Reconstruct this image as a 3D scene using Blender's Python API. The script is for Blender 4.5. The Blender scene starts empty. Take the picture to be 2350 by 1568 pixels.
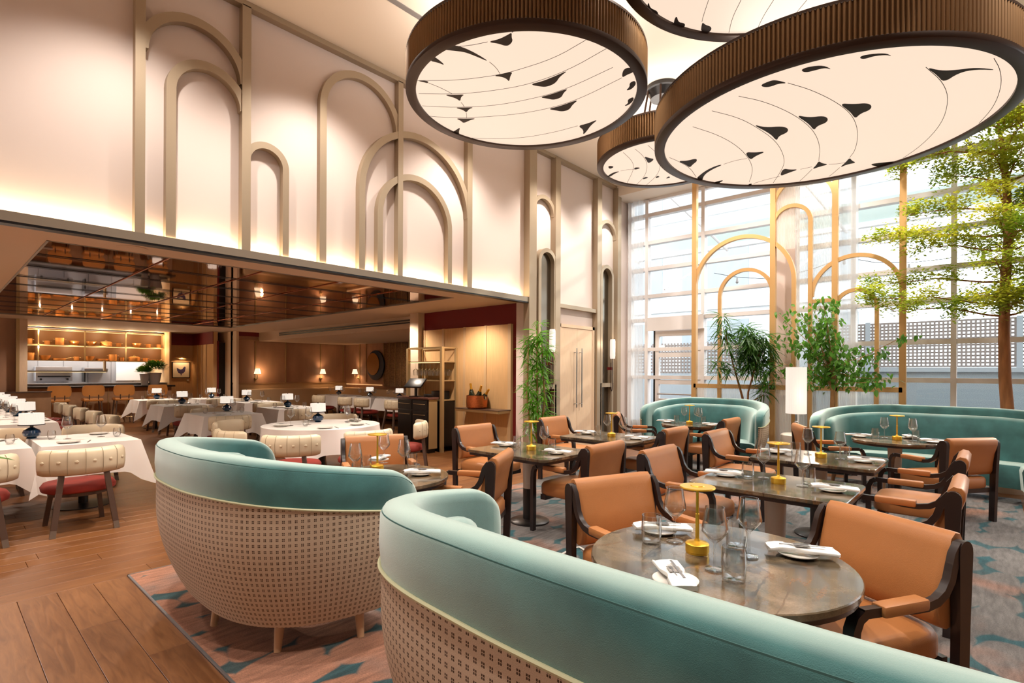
import bpy, bmesh, math, random
from mathutils import Vector, Matrix
PI = math.pi
random.seed(7)
C = bpy.context.scene.collection
SC = bpy.context.scene

# ------------------------------------------------------------------ camera, sky, sun, exposure
TH = math.atan(1100/1215); RO = math.radians(.25)
cd = bpy.data.cameras.new('camera'); cam = bpy.data.objects.new('camera', cd); C.objects.link(cam)
cd.sensor_width = 36; cd.lens = 1215/2350*36; cd.shift_y = (853-784)/2350; cd.clip_start = .05; cd.clip_end = 200
Fv = Vector((math.cos(TH), math.sin(TH), 0)); Rv = Vector((math.sin(TH), -math.cos(TH), 0)); Uv = Vector((0, 0, 1))
Rc = Rv*math.cos(RO)+Uv*math.sin(RO); Uc = Uv*math.cos(RO)-Rv*math.sin(RO)
m = Matrix((Rc, Uc, -Fv)).transposed().to_4x4(); m.translation = (0, 0, 1.53); cam.matrix_world = m
SC.camera = cam
w = bpy.data.worlds.new('World'); SC.world = w; w.use_nodes = True
bg = w.node_tree.nodes['Background']; bg.inputs[0].default_value = (.90, .95, 1, 1); bg.inputs[1].default_value = 4.2
sun = bpy.data.lights.new('sun', 'SUN'); sun.energy = 1.3; sun.angle = .02; sun.color = (1, .9, .74)
so = bpy.data.objects.new('sun', sun); C.objects.link(so)
so.rotation_euler = Vector((-.80, .38, -.40)).to_track_quat('-Z', 'Y').to_euler()
SC.view_settings.view_transform = 'Standard'; SC.view_settings.look = 'None'
SC.view_settings.exposure = 0; SC.view_settings.gamma = 1; SC.view_settings.use_curve_mapping = False
cy = SC.cycles
cy.max_bounces = 7; cy.diffuse_bounces = 3; cy.glossy_bounces = 3; cy.transmission_bounces = 3; cy.transparent_max_bounces = 24
cy.sample_clamp_indirect = 4; cy.caustics_reflective = False; cy.caustics_refractive = False
cy.use_denoising = True

def area(name, loc, size, energy, color, aim=(0, 0, -1), sy=None, spread=None):
    l = bpy.data.lights.new(name, 'AREA'); l.energy = energy; l.color = color; l.size = size
    if sy: l.shape = 'RECTANGLE'; l.size_y = sy
    else: l.shape = 'DISK'
    if spread: l.spread = spread
    o = bpy.data.objects.new(name, l); C.objects.link(o); o.location = loc
    o.rotation_euler = Vector(aim).to_track_quat('-Z', 'Y').to_euler(); return o
def spot(loc, energy, color=(1, .86, .7), ang=100, r=.05, aim=(0, 0, -1), blend=.7):
    l = bpy.data.lights.new('downlight', 'SPOT'); l.energy = energy; l.color = color; l.spot_size = math.radians(ang)
    l.spot_blend = blend; l.shadow_soft_size = r
    o = bpy.data.objects.new('downlight', l); C.objects.link(o); o.location = loc
    o.rotation_euler = Vector(aim).to_track_quat('-Z', 'Y').to_euler(); return o
def point(loc, energy, color, r=.04):
    l = bpy.data.lights.new('bulb', 'POINT'); l.energy = energy; l.color = color; l.shadow_soft_size = r
    o = bpy.data.objects.new('bulb', l); C.objects.link(o); o.location = loc; return o
WARM = (1, .80, .60); WARM2 = (1, .62, .32)
# lounge ceiling downlights (fixtures in the high ceiling)
for x, y in ((1.2, 4.9), (2.2, 1.9), (3.0, 5.0), (5.2, 5.1), (7.4, 5.1), (4.3, 2.3), (6.2, 3.1), (8.2, 1.2), (8.6, 3.4), (2.6, -.6), (5.0, -.8), (7.4, -1), (.2, 2.6), (.2, .3)):
    spot((x, y, 5.40), 300, (1, .905, .81), 110, .06)
for x, y in ((9.2, 5.2), (9.2, 3.4), (9.2, 1.8), (9.2, .2), (9.2, -1.6)): spot((x, y, 5.40), 200, (1, .95, .88), 120, .06)  # extra neutral spots added to brighten the window frames and screen
# dining low ceiling
for x, y in ((.3, 6.25), (2.2, 6.2), (4.2, 6.2), (6.2, 6.9), (6.3, 9), (6.4, 11.5), (6.4, 14), (.45, 8.6), (.45, 11), (.45, 13.5), (2.5, 16.3), (4.6, 16.3), (8.6, 12), (8.6, 15)):
    spot((x, y, 2.70), 165 if y > 6.5 else 120, (1, .84, .69), 140, .06)
# unseen lights added above the drum pendants for ceiling brightness and ambient fill
for x, y, z, e in ((4.29, 3.70, 4.82, 64), (4.2, 1.0, 5.12, 22), (7.11, 3.5, 4.9, 36), (6.02, 1.32, 4.32, 52)): area('added_uplight', (x, y, z), 1.6, e, (1, .87, .76), (0, 0, 1))
# cove strip along the ledge over the opening
area('cove_strip', (2.3, 5.885, 2.80), 9.0, 42, (1, .74, .46), (0, .12, 1), .05)

# ------------------------------------------------------------------ materials
def nt(name):
    m = bpy.data.materials.new(name); m.use_nodes = True
    return m, m.node_tree, m.node_tree.nodes['Principled BSDF']
def sr(r, g, b):
    f = lambda c: (c/255/12.92) if c/255 <= .04045 else ((c/255+.055)/1.055)**2.4
    return (f(r), f(g), f(b), 1)
def mat(name, col, rough=.5, metal=0, noise=0, nscale=8, bump=0, bscale=60, sheen=0, coat=0, emit=0, ecol=None, spec=.5, stretch=None, col2=None):
    m, t, p = nt(name); L = t.links; N = t.nodes
    p.inputs['Base Color'].default_value = col; p.inputs['Roughness'].default_value = rough; p.inputs['Metallic'].default_value = metal
    p.inputs['Specular IOR Level'].default_value = spec
    if sheen: p.inputs['Sheen Weight'].default_value = sheen; p.inputs['Sheen Roughness'].default_value = .35; p.inputs['Sheen Tint'].default_value = (1, 1, 1, 1)
    if coat: p.inputs['Coat Weight'].default_value = coat; p.inputs['Coat Roughness'].default_value = .05
    if emit: p.inputs['Emission Color'].default_value = ecol or col; p.inputs['Emission Strength'].default_value = emit
    if noise or bump:
        tc = N.new('ShaderNodeTexCoord'); mp = N.new('ShaderNodeMapping'); L.new(tc.outputs['Object'], mp.inputs[0])
        if stretch: mp.inputs['Scale'].default_value = stretch
    if noise:
        n = N.new('ShaderNodeTexNoise'); n.inputs['Scale'].default_value = nscale; n.inputs['Detail'].default_value = 4; L.new(mp.outputs[0], n.inputs[0])
        r = N.new('ShaderNodeValToRGB'); L.new(n.outputs[0], r.inputs[0])
        c2 = col2 or tuple(min(1, c*(1+noise)) for c in col[:3])+(1,)
        c1 = tuple(c*(1-noise) for c in col[:3])+(1,) if not col2 else col
        r.color_ramp.elements[0].position = .3; r.color_ramp.elements[1].position = .7
        r.color_ramp.elements[0].color = c1; r.color_ramp.elements[1].color = c2; L.new(r.outputs[0], p.inputs['Base Color'])
    if bump:
        n = N.new('ShaderNodeTexNoise'); n.inputs['Scale'].default_value = bscale; n.inputs['Detail'].default_value = 3; L.new(mp.outputs[0], n.inputs[0])
        b = N.new('ShaderNodeBump'); b.inputs['Strength'].default_value = bump; b.inputs['Distance'].default_value = .01
        L.new(n.outputs[0], b.inputs['Height']); L.new(b.outputs[0], p.inputs['Normal'])
    return m
def emis(name, col, s):
    m, t, p = nt(name); p.inputs['Base Color'].default_value = (.8, .8, .8, 1); p.inputs['Emission Color'].default_value = col; p.inputs['Emission Strength'].default_value = s; return m
def math_n(t, op, a=None, b=None, va=None, vb=None):
    n = t.nodes.new('ShaderNodeMath'); n.operation = op
    if a is not None: t.links.new(a, n.inputs[0])
    if b is not None: t.links.new(b, n.inputs[1])
    if va is not None: n.inputs[0].default_value = va
    if vb is not None: n.inputs[1].default_value = vb
    return n.outputs[0]
M = {}
M['cream'] = mat('cream_plaster', sr(230, 214, 206), .75)
M['ceil'] = mat('ceiling_paint', sr(240, 226, 210), .8)
M['ceil_low'] = mat('low_ceiling_paint', sr(216, 192, 166), .8)
M['bronze'] = mat('champagne_trim', sr(172, 154, 130), .45, .25)
M['bronze_dk'] = mat('ledge_metal', sr(150, 138, 122), .45, .3)
M['gold_fr'] = mat('gold_screen_paint', sr(214, 170, 112), .45, .25)
M['red'] = mat('oxblood_paint', sr(112, 16, 18), .6)
M['tan'] = mat('tan_fabric_panel', sr(214, 172, 120), .7, noise=.06, nscale=30, stretch=(1, 1, .1))
M['tan_trim'] = mat('tan_trim_paint', sr(206, 172, 130), .6)
M['oak'] = mat('pale_oak', sr(228, 198, 166), .5, noise=.06, nscale=12, stretch=(8, 8, .5))
M['brown_wall'] = mat('brown_mural_wall', sr(182, 140, 112), .6, noise=.16, nscale=1.5, stretch=(2, 2, .7))
M['wood_ctr'] = mat('bar_front_wood', sr(176, 138, 104), .55, noise=.12, nscale=6)
M['dark_wood'] = mat('dark_stained_wood', sr(34, 22, 21), .38, coat=.2)
M['walnut'] = mat('walnut_leg_wood', sr(82, 62, 52), .4, coat=.2)
M['beech'] = mat('pale_beech_leg', sr(196, 158, 122), .5)
M['leather'] = mat('tan_leather', sr(180, 118, 68), .42, bump=.12, bscale=300, noise=.07, nscale=5)
M['leather_bar'] = mat('caramel_leather', sr(190, 126, 62), .45)
M['cream_lea'] = mat('cream_leather', sr(214, 198, 170), .38, noise=.05, nscale=5)
M['redvel'] = mat('rust_red_velvet', sr(122, 26, 8), .8, sheen=0, noise=.25, nscale=5)
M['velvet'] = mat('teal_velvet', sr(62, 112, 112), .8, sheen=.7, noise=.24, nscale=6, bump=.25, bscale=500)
M['piping'] = mat('sage_piping', sr(196, 196, 160), .6)
M['steel'] = mat('brushed_steel', sr(170, 172, 176), .35, .8)
M['steel_wall'] = mat('steel_sheet', sr(176, 178, 182), .4, .4)
M['black'] = mat('black_plastic', sr(18, 18, 20), .35)
M['blacklac'] = mat('black_lacquer', sr(26, 20, 18), .3, noise=.1)
M['brass'] = mat('aged_brass', sr(196, 168, 122), .38, .5)
M['gold'] = mat('polished_gold', sr(244, 196, 70), .32, .75)
M['copper'] = mat('polished_copper', sr(250, 176, 104), .25, .35)
M['hcopper'] = mat('hammered_copper', sr(206, 120, 70), .25, .9, bump=.5, bscale=90)
M['cloth'] = mat('white_linen', sr(238, 232, 228), .8)
M['napkin'] = mat('napkin_linen', sr(244, 242, 238), .85, bump=.15, bscale=250)
M['china'] = mat('white_china', sr(246, 242, 234), .15, coat=.5)
M['blueglass'] = mat('blue_glazed_ceramic', sr(12, 52, 84), .12, coat=.8)
M['shade'] = emis('lit_pleated_shade', sr(255, 240, 224), .86); M['shade'].node_tree.nodes['Principled BSDF'].inputs['Base Color'].default_value = (.22, .21, .2, 1); M['seamdark'] = mat('teal_thread', sr(60, 100, 98), .9); M['seamtan'] = mat('cream_seam', sr(150, 132, 104), .7)
M['shade2'] = emis('lit_sconce_shade', sr(255, 226, 184), 1.5)
M['diff'] = emis('drum_diffuser', sr(255, 228, 204), .97); M['diff'].node_tree.nodes['Principled BSDF'].inputs['Base Color'].default_value = (.05, .05, .05, 1)
M['ledsoft'] = emis('soft_led', sr(255, 196, 130), .8)
M['led'] = emis('led_glow', sr(255, 214, 140), 2.5)
M['drumrim'] = mat('bronze_rim', sr(58, 40, 30), .4, .5)
M['fluted'] = mat('fluted_bronze', sr(126, 96, 64), .38, .6, noise=.1, nscale=2)
M['ink'] = mat('black_cutout', sr(36, 22, 16), .6)
M['winframe'] = mat('white_aluminium', sr(236, 232, 232), .45, .1)
M['dracleaf'] = mat('glossy_dark_leaf', sr(70, 112, 42), .4, noise=.3, nscale=12)
M['dracleaf2'] = mat('bright_strap_leaf', sr(104, 164, 46), .4, noise=.3, nscale=12)
M['ficleaf'] = mat('ficus_leaf', sr(96, 146, 52), .45, noise=.35, nscale=8)
M['treeleaf'] = mat('small_tree_leaf', sr(206, 200, 60), .6, noise=.3, nscale=2.2, col2=sr(120, 156, 44))
M['bark'] = mat('brown_bark', sr(156, 104, 62), .8, noise=.25, nscale=20, stretch=(1, 1, .2), bump=.4)
M['palebark'] = mat('pale_bark', sr(172, 130, 86), .8, noise=.15, nscale=20)
M['extwhite'] = mat('white_facade_panel', sr(226, 228, 230), .6)
M['extgrey'] = mat('grey_facade_panel', sr(170, 178, 184), .6)
M['extgreen'] = mat('pale_green_glass_band', sr(176, 190, 184), .3)
M['granite'] = mat('speckled_granite', sr(150, 160, 166), .6, noise=.35, nscale=120)
M['lattice'] = mat('taupe_lattice', sr(150, 138, 132), .6)
M['concrete'] = mat('pavement', sr(160, 158, 154), .8)
M['moss'] = mat('bushy_green', sr(60, 96, 30), .7, noise=.3, nscale=30)
M['stoneware'] = mat('grey_stoneware', sr(168, 162, 160), .5)
M['bottle'] = mat('dark_green_bottle', sr(20, 34, 18), .08, coat=1)
M['foil'] = mat('gold_foil', sr(222, 168, 60), .3, .8)
M['bluefoil'] = mat('blue_label', sr(30, 60, 170), .3, .3)
M['ivory'] = mat('ivory_pedestal', sr(214, 204, 190), .4)
M['artpaper'] = mat('art_paper', sr(240, 226, 200), .7)
M['hen'] = mat('purple_ink', sr(66, 56, 98), .7)
M['artblue'] = mat('navy_lacquer', sr(24, 52, 78), .35)
M['artgold'] = mat('ochre_gilt', sr(168, 118, 52), .4, .4)
M['doorway_shade'] = mat('dark_doorway', sr(10, 8, 8), .3)  # near-black colour stands in for the unlit opening
M['cap'] = mat('satin_leg_tip', sr(140, 130, 120), .35, .6)
M['paper'] = mat('printed_menu', sr(150, 146, 142), .7, noise=.5, nscale=60)

def glass_mat(name, tint=(1, 1, 1, 1), lo=.04, hi=.75, rough=.02, edge=1):
    m, t, p = nt(name); t.nodes.remove(p); N = t.nodes; L = t.links
    tr = N.new('ShaderNodeBsdfTransparent'); tr.inputs[0].default_value = tint
    gl = N.new('ShaderNodeBsdfGlossy'); gl.inputs['Roughness'].default_value = rough
    lw = N.new('ShaderNodeLayerWeight'); lw.inputs[0].default_value = .5
    mr = N.new('ShaderNodeMapRange'); mr.inputs[1].default_value = .25; mr.inputs[2].default_value = 1; mr.inputs[3].default_value = lo; mr.inputs[4].default_value = hi
    ed = N.new('ShaderNodeMapRange'); ed.inputs[1].default_value = .6; ed.inputs[2].default_value = .98; ed.inputs[3].default_value = 1; ed.inputs[4].default_value = edge; L.new(lw.outputs['Facing'], ed.inputs[0])
    mm = N.new('ShaderNodeMix'); mm.data_type = 'RGBA'; L.new(ed.outputs[0], mm.inputs[0]); mm.inputs[6].default_value = (.62, .63, .63, 1); mm.inputs[7].default_value = tint; L.new(mm.outputs[2], tr.inputs[0])
    L.new(lw.outputs['Facing'], mr.inputs[0]); mx = N.new('ShaderNodeMixShader')
    L.new(mr.outputs[0], mx.inputs[0]); L.new(tr.outputs[0], mx.inputs[1]); L.new(gl.outputs[0], mx.inputs[2])
    L.new(mx.outputs[0], N['Material Output'].inputs[0]); return m
M['glass'] = glass_mat('clear_glassware', (.98, .985, .985, 1), .07, .95, .02, .35)
M['pane'] = glass_mat('window_glass', (.96, .98, .98, 1), .03, .5)
def mixt(name, col, fac, tcol=(1, 1, 1, 1), ribs=0):
    m, t, p = nt(name); N = t.nodes; L = t.links
    p.inputs['Base Color'].default_value = col; p.inputs['Roughness'].default_value = .6
    tl = N.new('ShaderNodeBsdfTranslucent'); tl.inputs[0].default_value = col
    a = N.new('ShaderNodeMixShader'); a.inputs[0].default_value = .6; L.new(p.outputs[0], a.inputs[1]); L.new(tl.outputs[0], a.inputs[2])
    tr = N.new('ShaderNodeBsdfTransparent'); tr.inputs[0].default_value = tcol
    b = N.new('ShaderNodeMixShader'); b.inputs[0].default_value = fac; L.new(a.outputs[0], b.inputs[1]); L.new(tr.outputs[0], b.inputs[2])
    L.new(b.outputs[0], N['Material Output'].inputs[0]); return m
M['sheer'] = mixt('sheer_curtain', sr(252, 252, 252), .4)
M['ribbed'] = mixt('ribbed_glass', sr(240, 238, 228), .55)

def leafy(k):
    m = M[k]; t = m.node_tree; p = t.nodes['Principled BSDF']; tl = t.nodes.new('ShaderNodeBsdfTranslucent'); a = t.nodes.new('ShaderNodeMixShader'); a.inputs[0].default_value = .6
    src = p.inputs['Base Color'].links[0].from_socket; t.links.new(src, tl.inputs[0]); t.links.new(p.outputs[0], a.inputs[1]); t.links.new(tl.outputs[0], a.inputs[2]); t.links.new(a.outputs[0], t.nodes['Material Output'].inputs[0])
for k in ('dracleaf', 'dracleaf2', 'ficleaf', 'treeleaf'): leafy(k)
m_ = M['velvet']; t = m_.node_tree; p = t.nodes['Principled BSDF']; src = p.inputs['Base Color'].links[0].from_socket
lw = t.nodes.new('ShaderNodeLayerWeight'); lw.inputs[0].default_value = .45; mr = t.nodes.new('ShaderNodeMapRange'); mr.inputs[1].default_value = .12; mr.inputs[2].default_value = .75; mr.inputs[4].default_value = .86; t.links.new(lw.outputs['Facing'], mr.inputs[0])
vm_ = t.nodes.new('ShaderNodeMix'); vm_.data_type = 'RGBA'; t.links.new(mr.outputs[0], vm_.inputs[0]); t.links.new(src, vm_.inputs[6]); vm_.inputs[7].default_value = sr(196, 222, 214); t.links.new(vm_.outputs[2], p.inputs['Base Color'])  # painted sheen: base colour turns pale at glancing view angles
# bronze mirror
m_, t_, p_ = nt('bronze_mirror'); p_.inputs['Base Color'].default_value = sr(150, 96, 58); p_.inputs['Metallic'].default_value = 1; p_.inputs['Roughness'].default_value = .03; M['mirror'] = m_
m_, t_, p_ = nt('smoked_mirror'); p_.inputs['Base Color'].default_value = sr(120, 112, 100); p_.inputs['Metallic'].default_value = .9; p_.inputs['Roughness'].default_value = .18; M['smoked'] = m_
M['antique'] = mat('antiqued_mirror', sr(120, 96, 66), .3, .6, noise=.6, nscale=30)

def wood(name, c1, c2, along):
    m, t, p = nt(name); N = t.nodes; L = t.links
    tc = N.new('ShaderNodeTexCoord'); oi = N.new('ShaderNodeObjectInfo')
    ad = N.new('ShaderNodeVectorMath'); ad.operation = 'ADD'; L.new(tc.outputs['Object'], ad.inputs[0]); L.new(oi.outputs['Random'], ad.inputs[1])
    mp = N.new('ShaderNodeMapping'); mp.inputs['Scale'].default_value = (1, 9, 1) if along == 'x' else (9, 1, 1); L.new(ad.outputs[0], mp.inputs[0])
    n = N.new('ShaderNodeTexNoise'); n.inputs['Scale'].default_value = 3.2; n.inputs['Detail'].default_value = 6; n.inputs['Distortion'].default_value = 1.2; L.new(mp.outputs[0], n.inputs[0])
    f = math_n(t, 'MULTIPLY_ADD', oi.outputs['Random'], va=0, vb=.22); t.nodes[-1].inputs[2].default_value = -.1
    s = math_n(t, 'ADD', n.outputs[0], f)
    r = N.new('ShaderNodeValToRGB'); r.color_ramp.elements[0].position = .3; r.color_ramp.elements[1].position = .75
    r.color_ramp.elements[0].color = c1; r.color_ramp.elements[1].color = c2; L.new(s, r.inputs[0]); L.new(r.outputs[0], p.inputs['Base Color'])
    p.inputs['Roughness'].default_value = .36
    b = N.new('ShaderNodeBump'); b.inputs['Strength'].default_value = .15; b.inputs['Distance'].default_value = .004; L.new(n.outputs[0], b.inputs['Height']); L.new(b.outputs[0], p.inputs['Normal'])
    return m
M['plank_x'] = wood('oak_plank_across', sr(104, 64, 34), sr(134, 88, 50), 'x')
M['plank_y'] = wood('oak_plank_along', sr(106, 66, 36), sr(142, 96, 58), 'y')

# marble tops
def marble(name):
    m, t, p = nt(name); N = t.nodes; L = t.links
    tc = N.new('ShaderNodeTexCoord'); geo = N.new('ShaderNodeNewGeometry')
    n = N.new('ShaderNodeTexNoise'); n.inputs['Scale'].default_value = 3.2; n.inputs['Detail'].default_value = 8; n.inputs['Distortion'].default_value = 1.4; L.new(geo.outputs['Position'], n.inputs[0])
    r = N.new('ShaderNodeValToRGB'); L.new(n.outputs[0], r.inputs[0]); e = r.color_ramp.elements
    e[0].position = .3; e[0].color = sr(38, 34, 30); e[1].position = .7; e[1].color = sr(140, 120, 98); x = e.new(.5); x.color = sr(96, 84, 66)
    mp = N.new('ShaderNodeMapping'); mp.inputs['Rotation'].default_value = (0, 0, .5); mp.inputs['Scale'].default_value = (.8, 2.2, 1); L.new(geo.outputs['Position'], mp.inputs[0])
    n2 = N.new('ShaderNodeTexNoise'); n2.inputs['Scale'].default_value = 1.3; n2.inputs['Detail'].default_value = 5; n2.inputs['Distortion'].default_value = 1; L.new(mp.outputs[0], n2.inputs[0])
    a = math_n(t, 'ABSOLUTE', math_n(t, 'SUBTRACT', n2.outputs[0], vb=.5))
    r2 = N.new('ShaderNodeValToRGB'); L.new(a, r2.inputs[0]); r2.color_ramp.elements[0].position = .002; r2.color_ramp.elements[1].position = .024
    r2.color_ramp.elements[0].color = (1, 1, 1, 1); r2.color_ramp.elements[1].color = (0, 0, 0, 1)
    n3 = N.new('ShaderNodeTexNoise'); n3.inputs['Scale'].default_value = 3; L.new(geo.outputs['Position'], n3.inputs[0])
    vc = N.new('ShaderNodeValToRGB'); L.new(n3.outputs[0], vc.inputs[0]); vc.color_ramp.elements[0].position = .45; vc.color_ramp.elements[0].color = sr(44, 36, 32); vc.color_ramp.elements[1].position = .6; vc.color_ramp.elements[1].color = sr(112, 82, 54)
    mx = N.new('ShaderNodeMix'); mx.data_type = 'RGBA'; L.new(r2.outputs[0], mx.inputs[0]); L.new(r.outputs[0], mx.inputs[6]); L.new(vc.outputs[0], mx.inputs[7])
    n4 = N.new('ShaderNodeTexNoise'); n4.inputs['Scale'].default_value = 160; L.new(geo.outputs['Position'], n4.inputs[0])
    mx2 = N.new('ShaderNodeMix'); mx2.data_type = 'RGBA'; mx2.blend_type = 'OVERLAY'; mx2.inputs[0].default_value = .35; L.new(mx.outputs[2], mx2.inputs[6]); L.new(n4.outputs[0], mx2.inputs[7])
    L.new(mx2.outputs[2], p.inputs['Base Color']); p.inputs['Roughness'].default_value = .16; p.inputs['Coat Weight'].default_value = .25; p.inputs['Coat Roughness'].default_value = .03
    return m
M['marble'] = marble('veined_stone')

# rug
m_, t, p = nt('patterned_carpet'); N = t.nodes; L = t.links
geo = N.new('ShaderNodeNewGeometry'); nw = N.new('ShaderNodeTexNoise'); nw.inputs['Scale'].default_value = 2.2; nw.inputs['Detail'].default_value = 2; L.new(geo.outputs['Position'], nw.inputs[0])
sc_ = N.new('ShaderNodeVectorMath'); sc_.operation = 'SCALE'; sc_.inputs['Scale'].default_value = .25; L.new(nw.outputs['Color'], sc_.inputs[0])
ad = N.new('ShaderNodeVectorMath'); ad.operation = 'ADD'; L.new(geo.outputs['Position'], ad.inputs[0]); L.new(sc_.outputs[0], ad.inputs[1])
mp = N.new('ShaderNodeMapping'); mp.inputs['Scale'].default_value = (2.3, 4.2, 0); L.new(ad.outputs[0], mp.inputs[0])
vo = N.new('ShaderNodeTexVoronoi'); vo.voronoi_dimensions = '2D'; vo.inputs['Scale'].default_value = 1; vo.inputs['Randomness'].default_value = .45; L.new(mp.outputs[0], vo.inputs[0])
r = N.new('ShaderNodeValToRGB'); L.new(vo.outputs['Distance'], r.inputs[0]); r.color_ramp.elements[0].position = .55; r.color_ramp.elements[0].color = (0, 0, 0, 1); r.color_ramp.elements[1].position = .61; r.color_ramp.elements[1].color = (1, 1, 1, 1)
n2 = N.new('ShaderNodeTexNoise'); n2.inputs['Scale'].default_value = 1.1; n2.inputs['Detail'].default_value = 4; L.new(geo.outputs['Position'], n2.inputs[0])
sx_ = N.new('ShaderNodeSeparateXYZ'); L.new(geo.outputs['Position'], sx_.inputs[0]); gx = N.new('ShaderNodeMapRange'); gx.inputs[1].default_value = 1.0; gx.inputs[2].default_value = 5.0; gx.inputs[3].default_value = .16; gx.inputs[4].default_value = -.07; L.new(sx_.outputs[0], gx.inputs[0])
n2s = math_n(t, 'ADD', n2.outputs[0], gx.outputs[0])
pc = N.new('ShaderNodeValToRGB'); L.new(n2s, pc.inputs[0]); pc.color_ramp.elements[0].position = .46; pc.color_ramp.elements[0].color = sr(104, 100, 98); pc.color_ramp.elements[1].position = .66; pc.color_ramp.elements[1].color = sr(158, 112, 90)
tcn = N.new('ShaderNodeValToRGB'); L.new(n2.outputs[0], tcn.inputs[0]); tcn.color_ramp.elements[0].position = .4; tcn.color_ramp.elements[0].color = sr(40, 84, 92); tcn.color_ramp.elements[1].position = .65; tcn.color_ramp.elements[1].color = sr(64, 76, 76)
mx = N.new('ShaderNodeMix'); mx.data_type = 'RGBA'; L.new(r.outputs[0], mx.inputs[0]); L.new(pc.outputs[0], mx.inputs[6]); L.new(tcn.outputs[0], mx.inputs[7])
mps = N.new('ShaderNodeMapping'); mps.inputs['Scale'].default_value = (1, 5, 1); L.new(geo.outputs['Position'], mps.inputs[0])
n5 = N.new('ShaderNodeTexNoise'); n5.inputs['Scale'].default_value = 6; n5.inputs['Detail'].default_value = 8; L.new(mps.outputs[0], n5.inputs[0])
mx5 = N.new('ShaderNodeMix'); mx5.data_type = 'RGBA'; mx5.blend_type = 'OVERLAY'; mx5.inputs[0].default_value = .7; L.new(mx.outputs[2], mx5.inputs[6]); L.new(n5.outputs[0], mx5.inputs[7]); mx = mx5
n3 = N.new('ShaderNodeTexNoise'); n3.inputs['Scale'].default_value = 130; L.new(geo.outputs['Position'], n3.inputs[0])
mx2 = N.new('ShaderNodeMix'); mx2.data_type = 'RGBA'; mx2.blend_type = 'OVERLAY'; mx2.inputs[0].default_value = .5; L.new(mx.outputs[2], mx2.inputs[6]); L.new(n3.outputs[0], mx2.inputs[7])
L.new(mx2.outputs[2], p.inputs['Base Color']); p.inputs['Roughness'].default_value = .95
b = N.new('ShaderNodeBump'); b.inputs['Strength'].default_value = .3; b.inputs['Distance'].default_value = .005; L.new(n3.outputs[0], b.inputs['Height']); L.new(b.outputs[0], p.inputs['Normal'])
M['rug'] = m_

# woven booth fabric: 2x2 dashes on a uv grid in metres
m_, t, p = nt('dashed_weave'); N = t.nodes; L = t.links
uv = N.new('ShaderNodeUVMap'); sp = N.new('ShaderNodeSeparateXYZ'); L.new(uv.outputs[0], sp.inputs[0])
def cell(o, per, halves):
    s = math_n(t, 'FRACT', math_n(t, 'DIVIDE', o, vb=per))
    a = math_n(t, 'ABSOLUTE', math_n(t, 'SUBTRACT', s, vb=.5))      # distance from cell centre
    lo = math_n(t, 'GREATER_THAN', a, vb=halves[0]); hi = math_n(t, 'LESS_THAN', a, vb=halves[1])
    return math_n(t, 'MULTIPLY', lo, hi)
cx = cell(sp.outputs[0], .030, (.035, .21)); cyy = cell(sp.outputs[1], .030, (.03, .24))
k = math_n(t, 'MULTIPLY', cx, cyy)
nz = N.new('ShaderNodeTexNoise'); nz.inputs['Scale'].default_value = 400; L.new(uv.outputs[0], nz.inputs[0])
bc = N.new('ShaderNodeValToRGB'); L.new(nz.outputs[0], bc.inputs[0]); bc.color_ramp.elements[0].color = sr(168, 146, 124); bc.color_ramp.elements[1].color = sr(222, 202, 178)
mx = N.new('ShaderNodeMix'); mx.data_type = 'RGBA'; L.new(k, mx.inputs[0]); L.new(bc.outputs[0], mx.inputs[6]); mx.inputs[7].default_value = sr(70, 50, 38)
L.new(mx.outputs[2], p.inputs['Base Color']); p.inputs['Roughness'].default_value = .85
M['weave'] = m_

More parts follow.
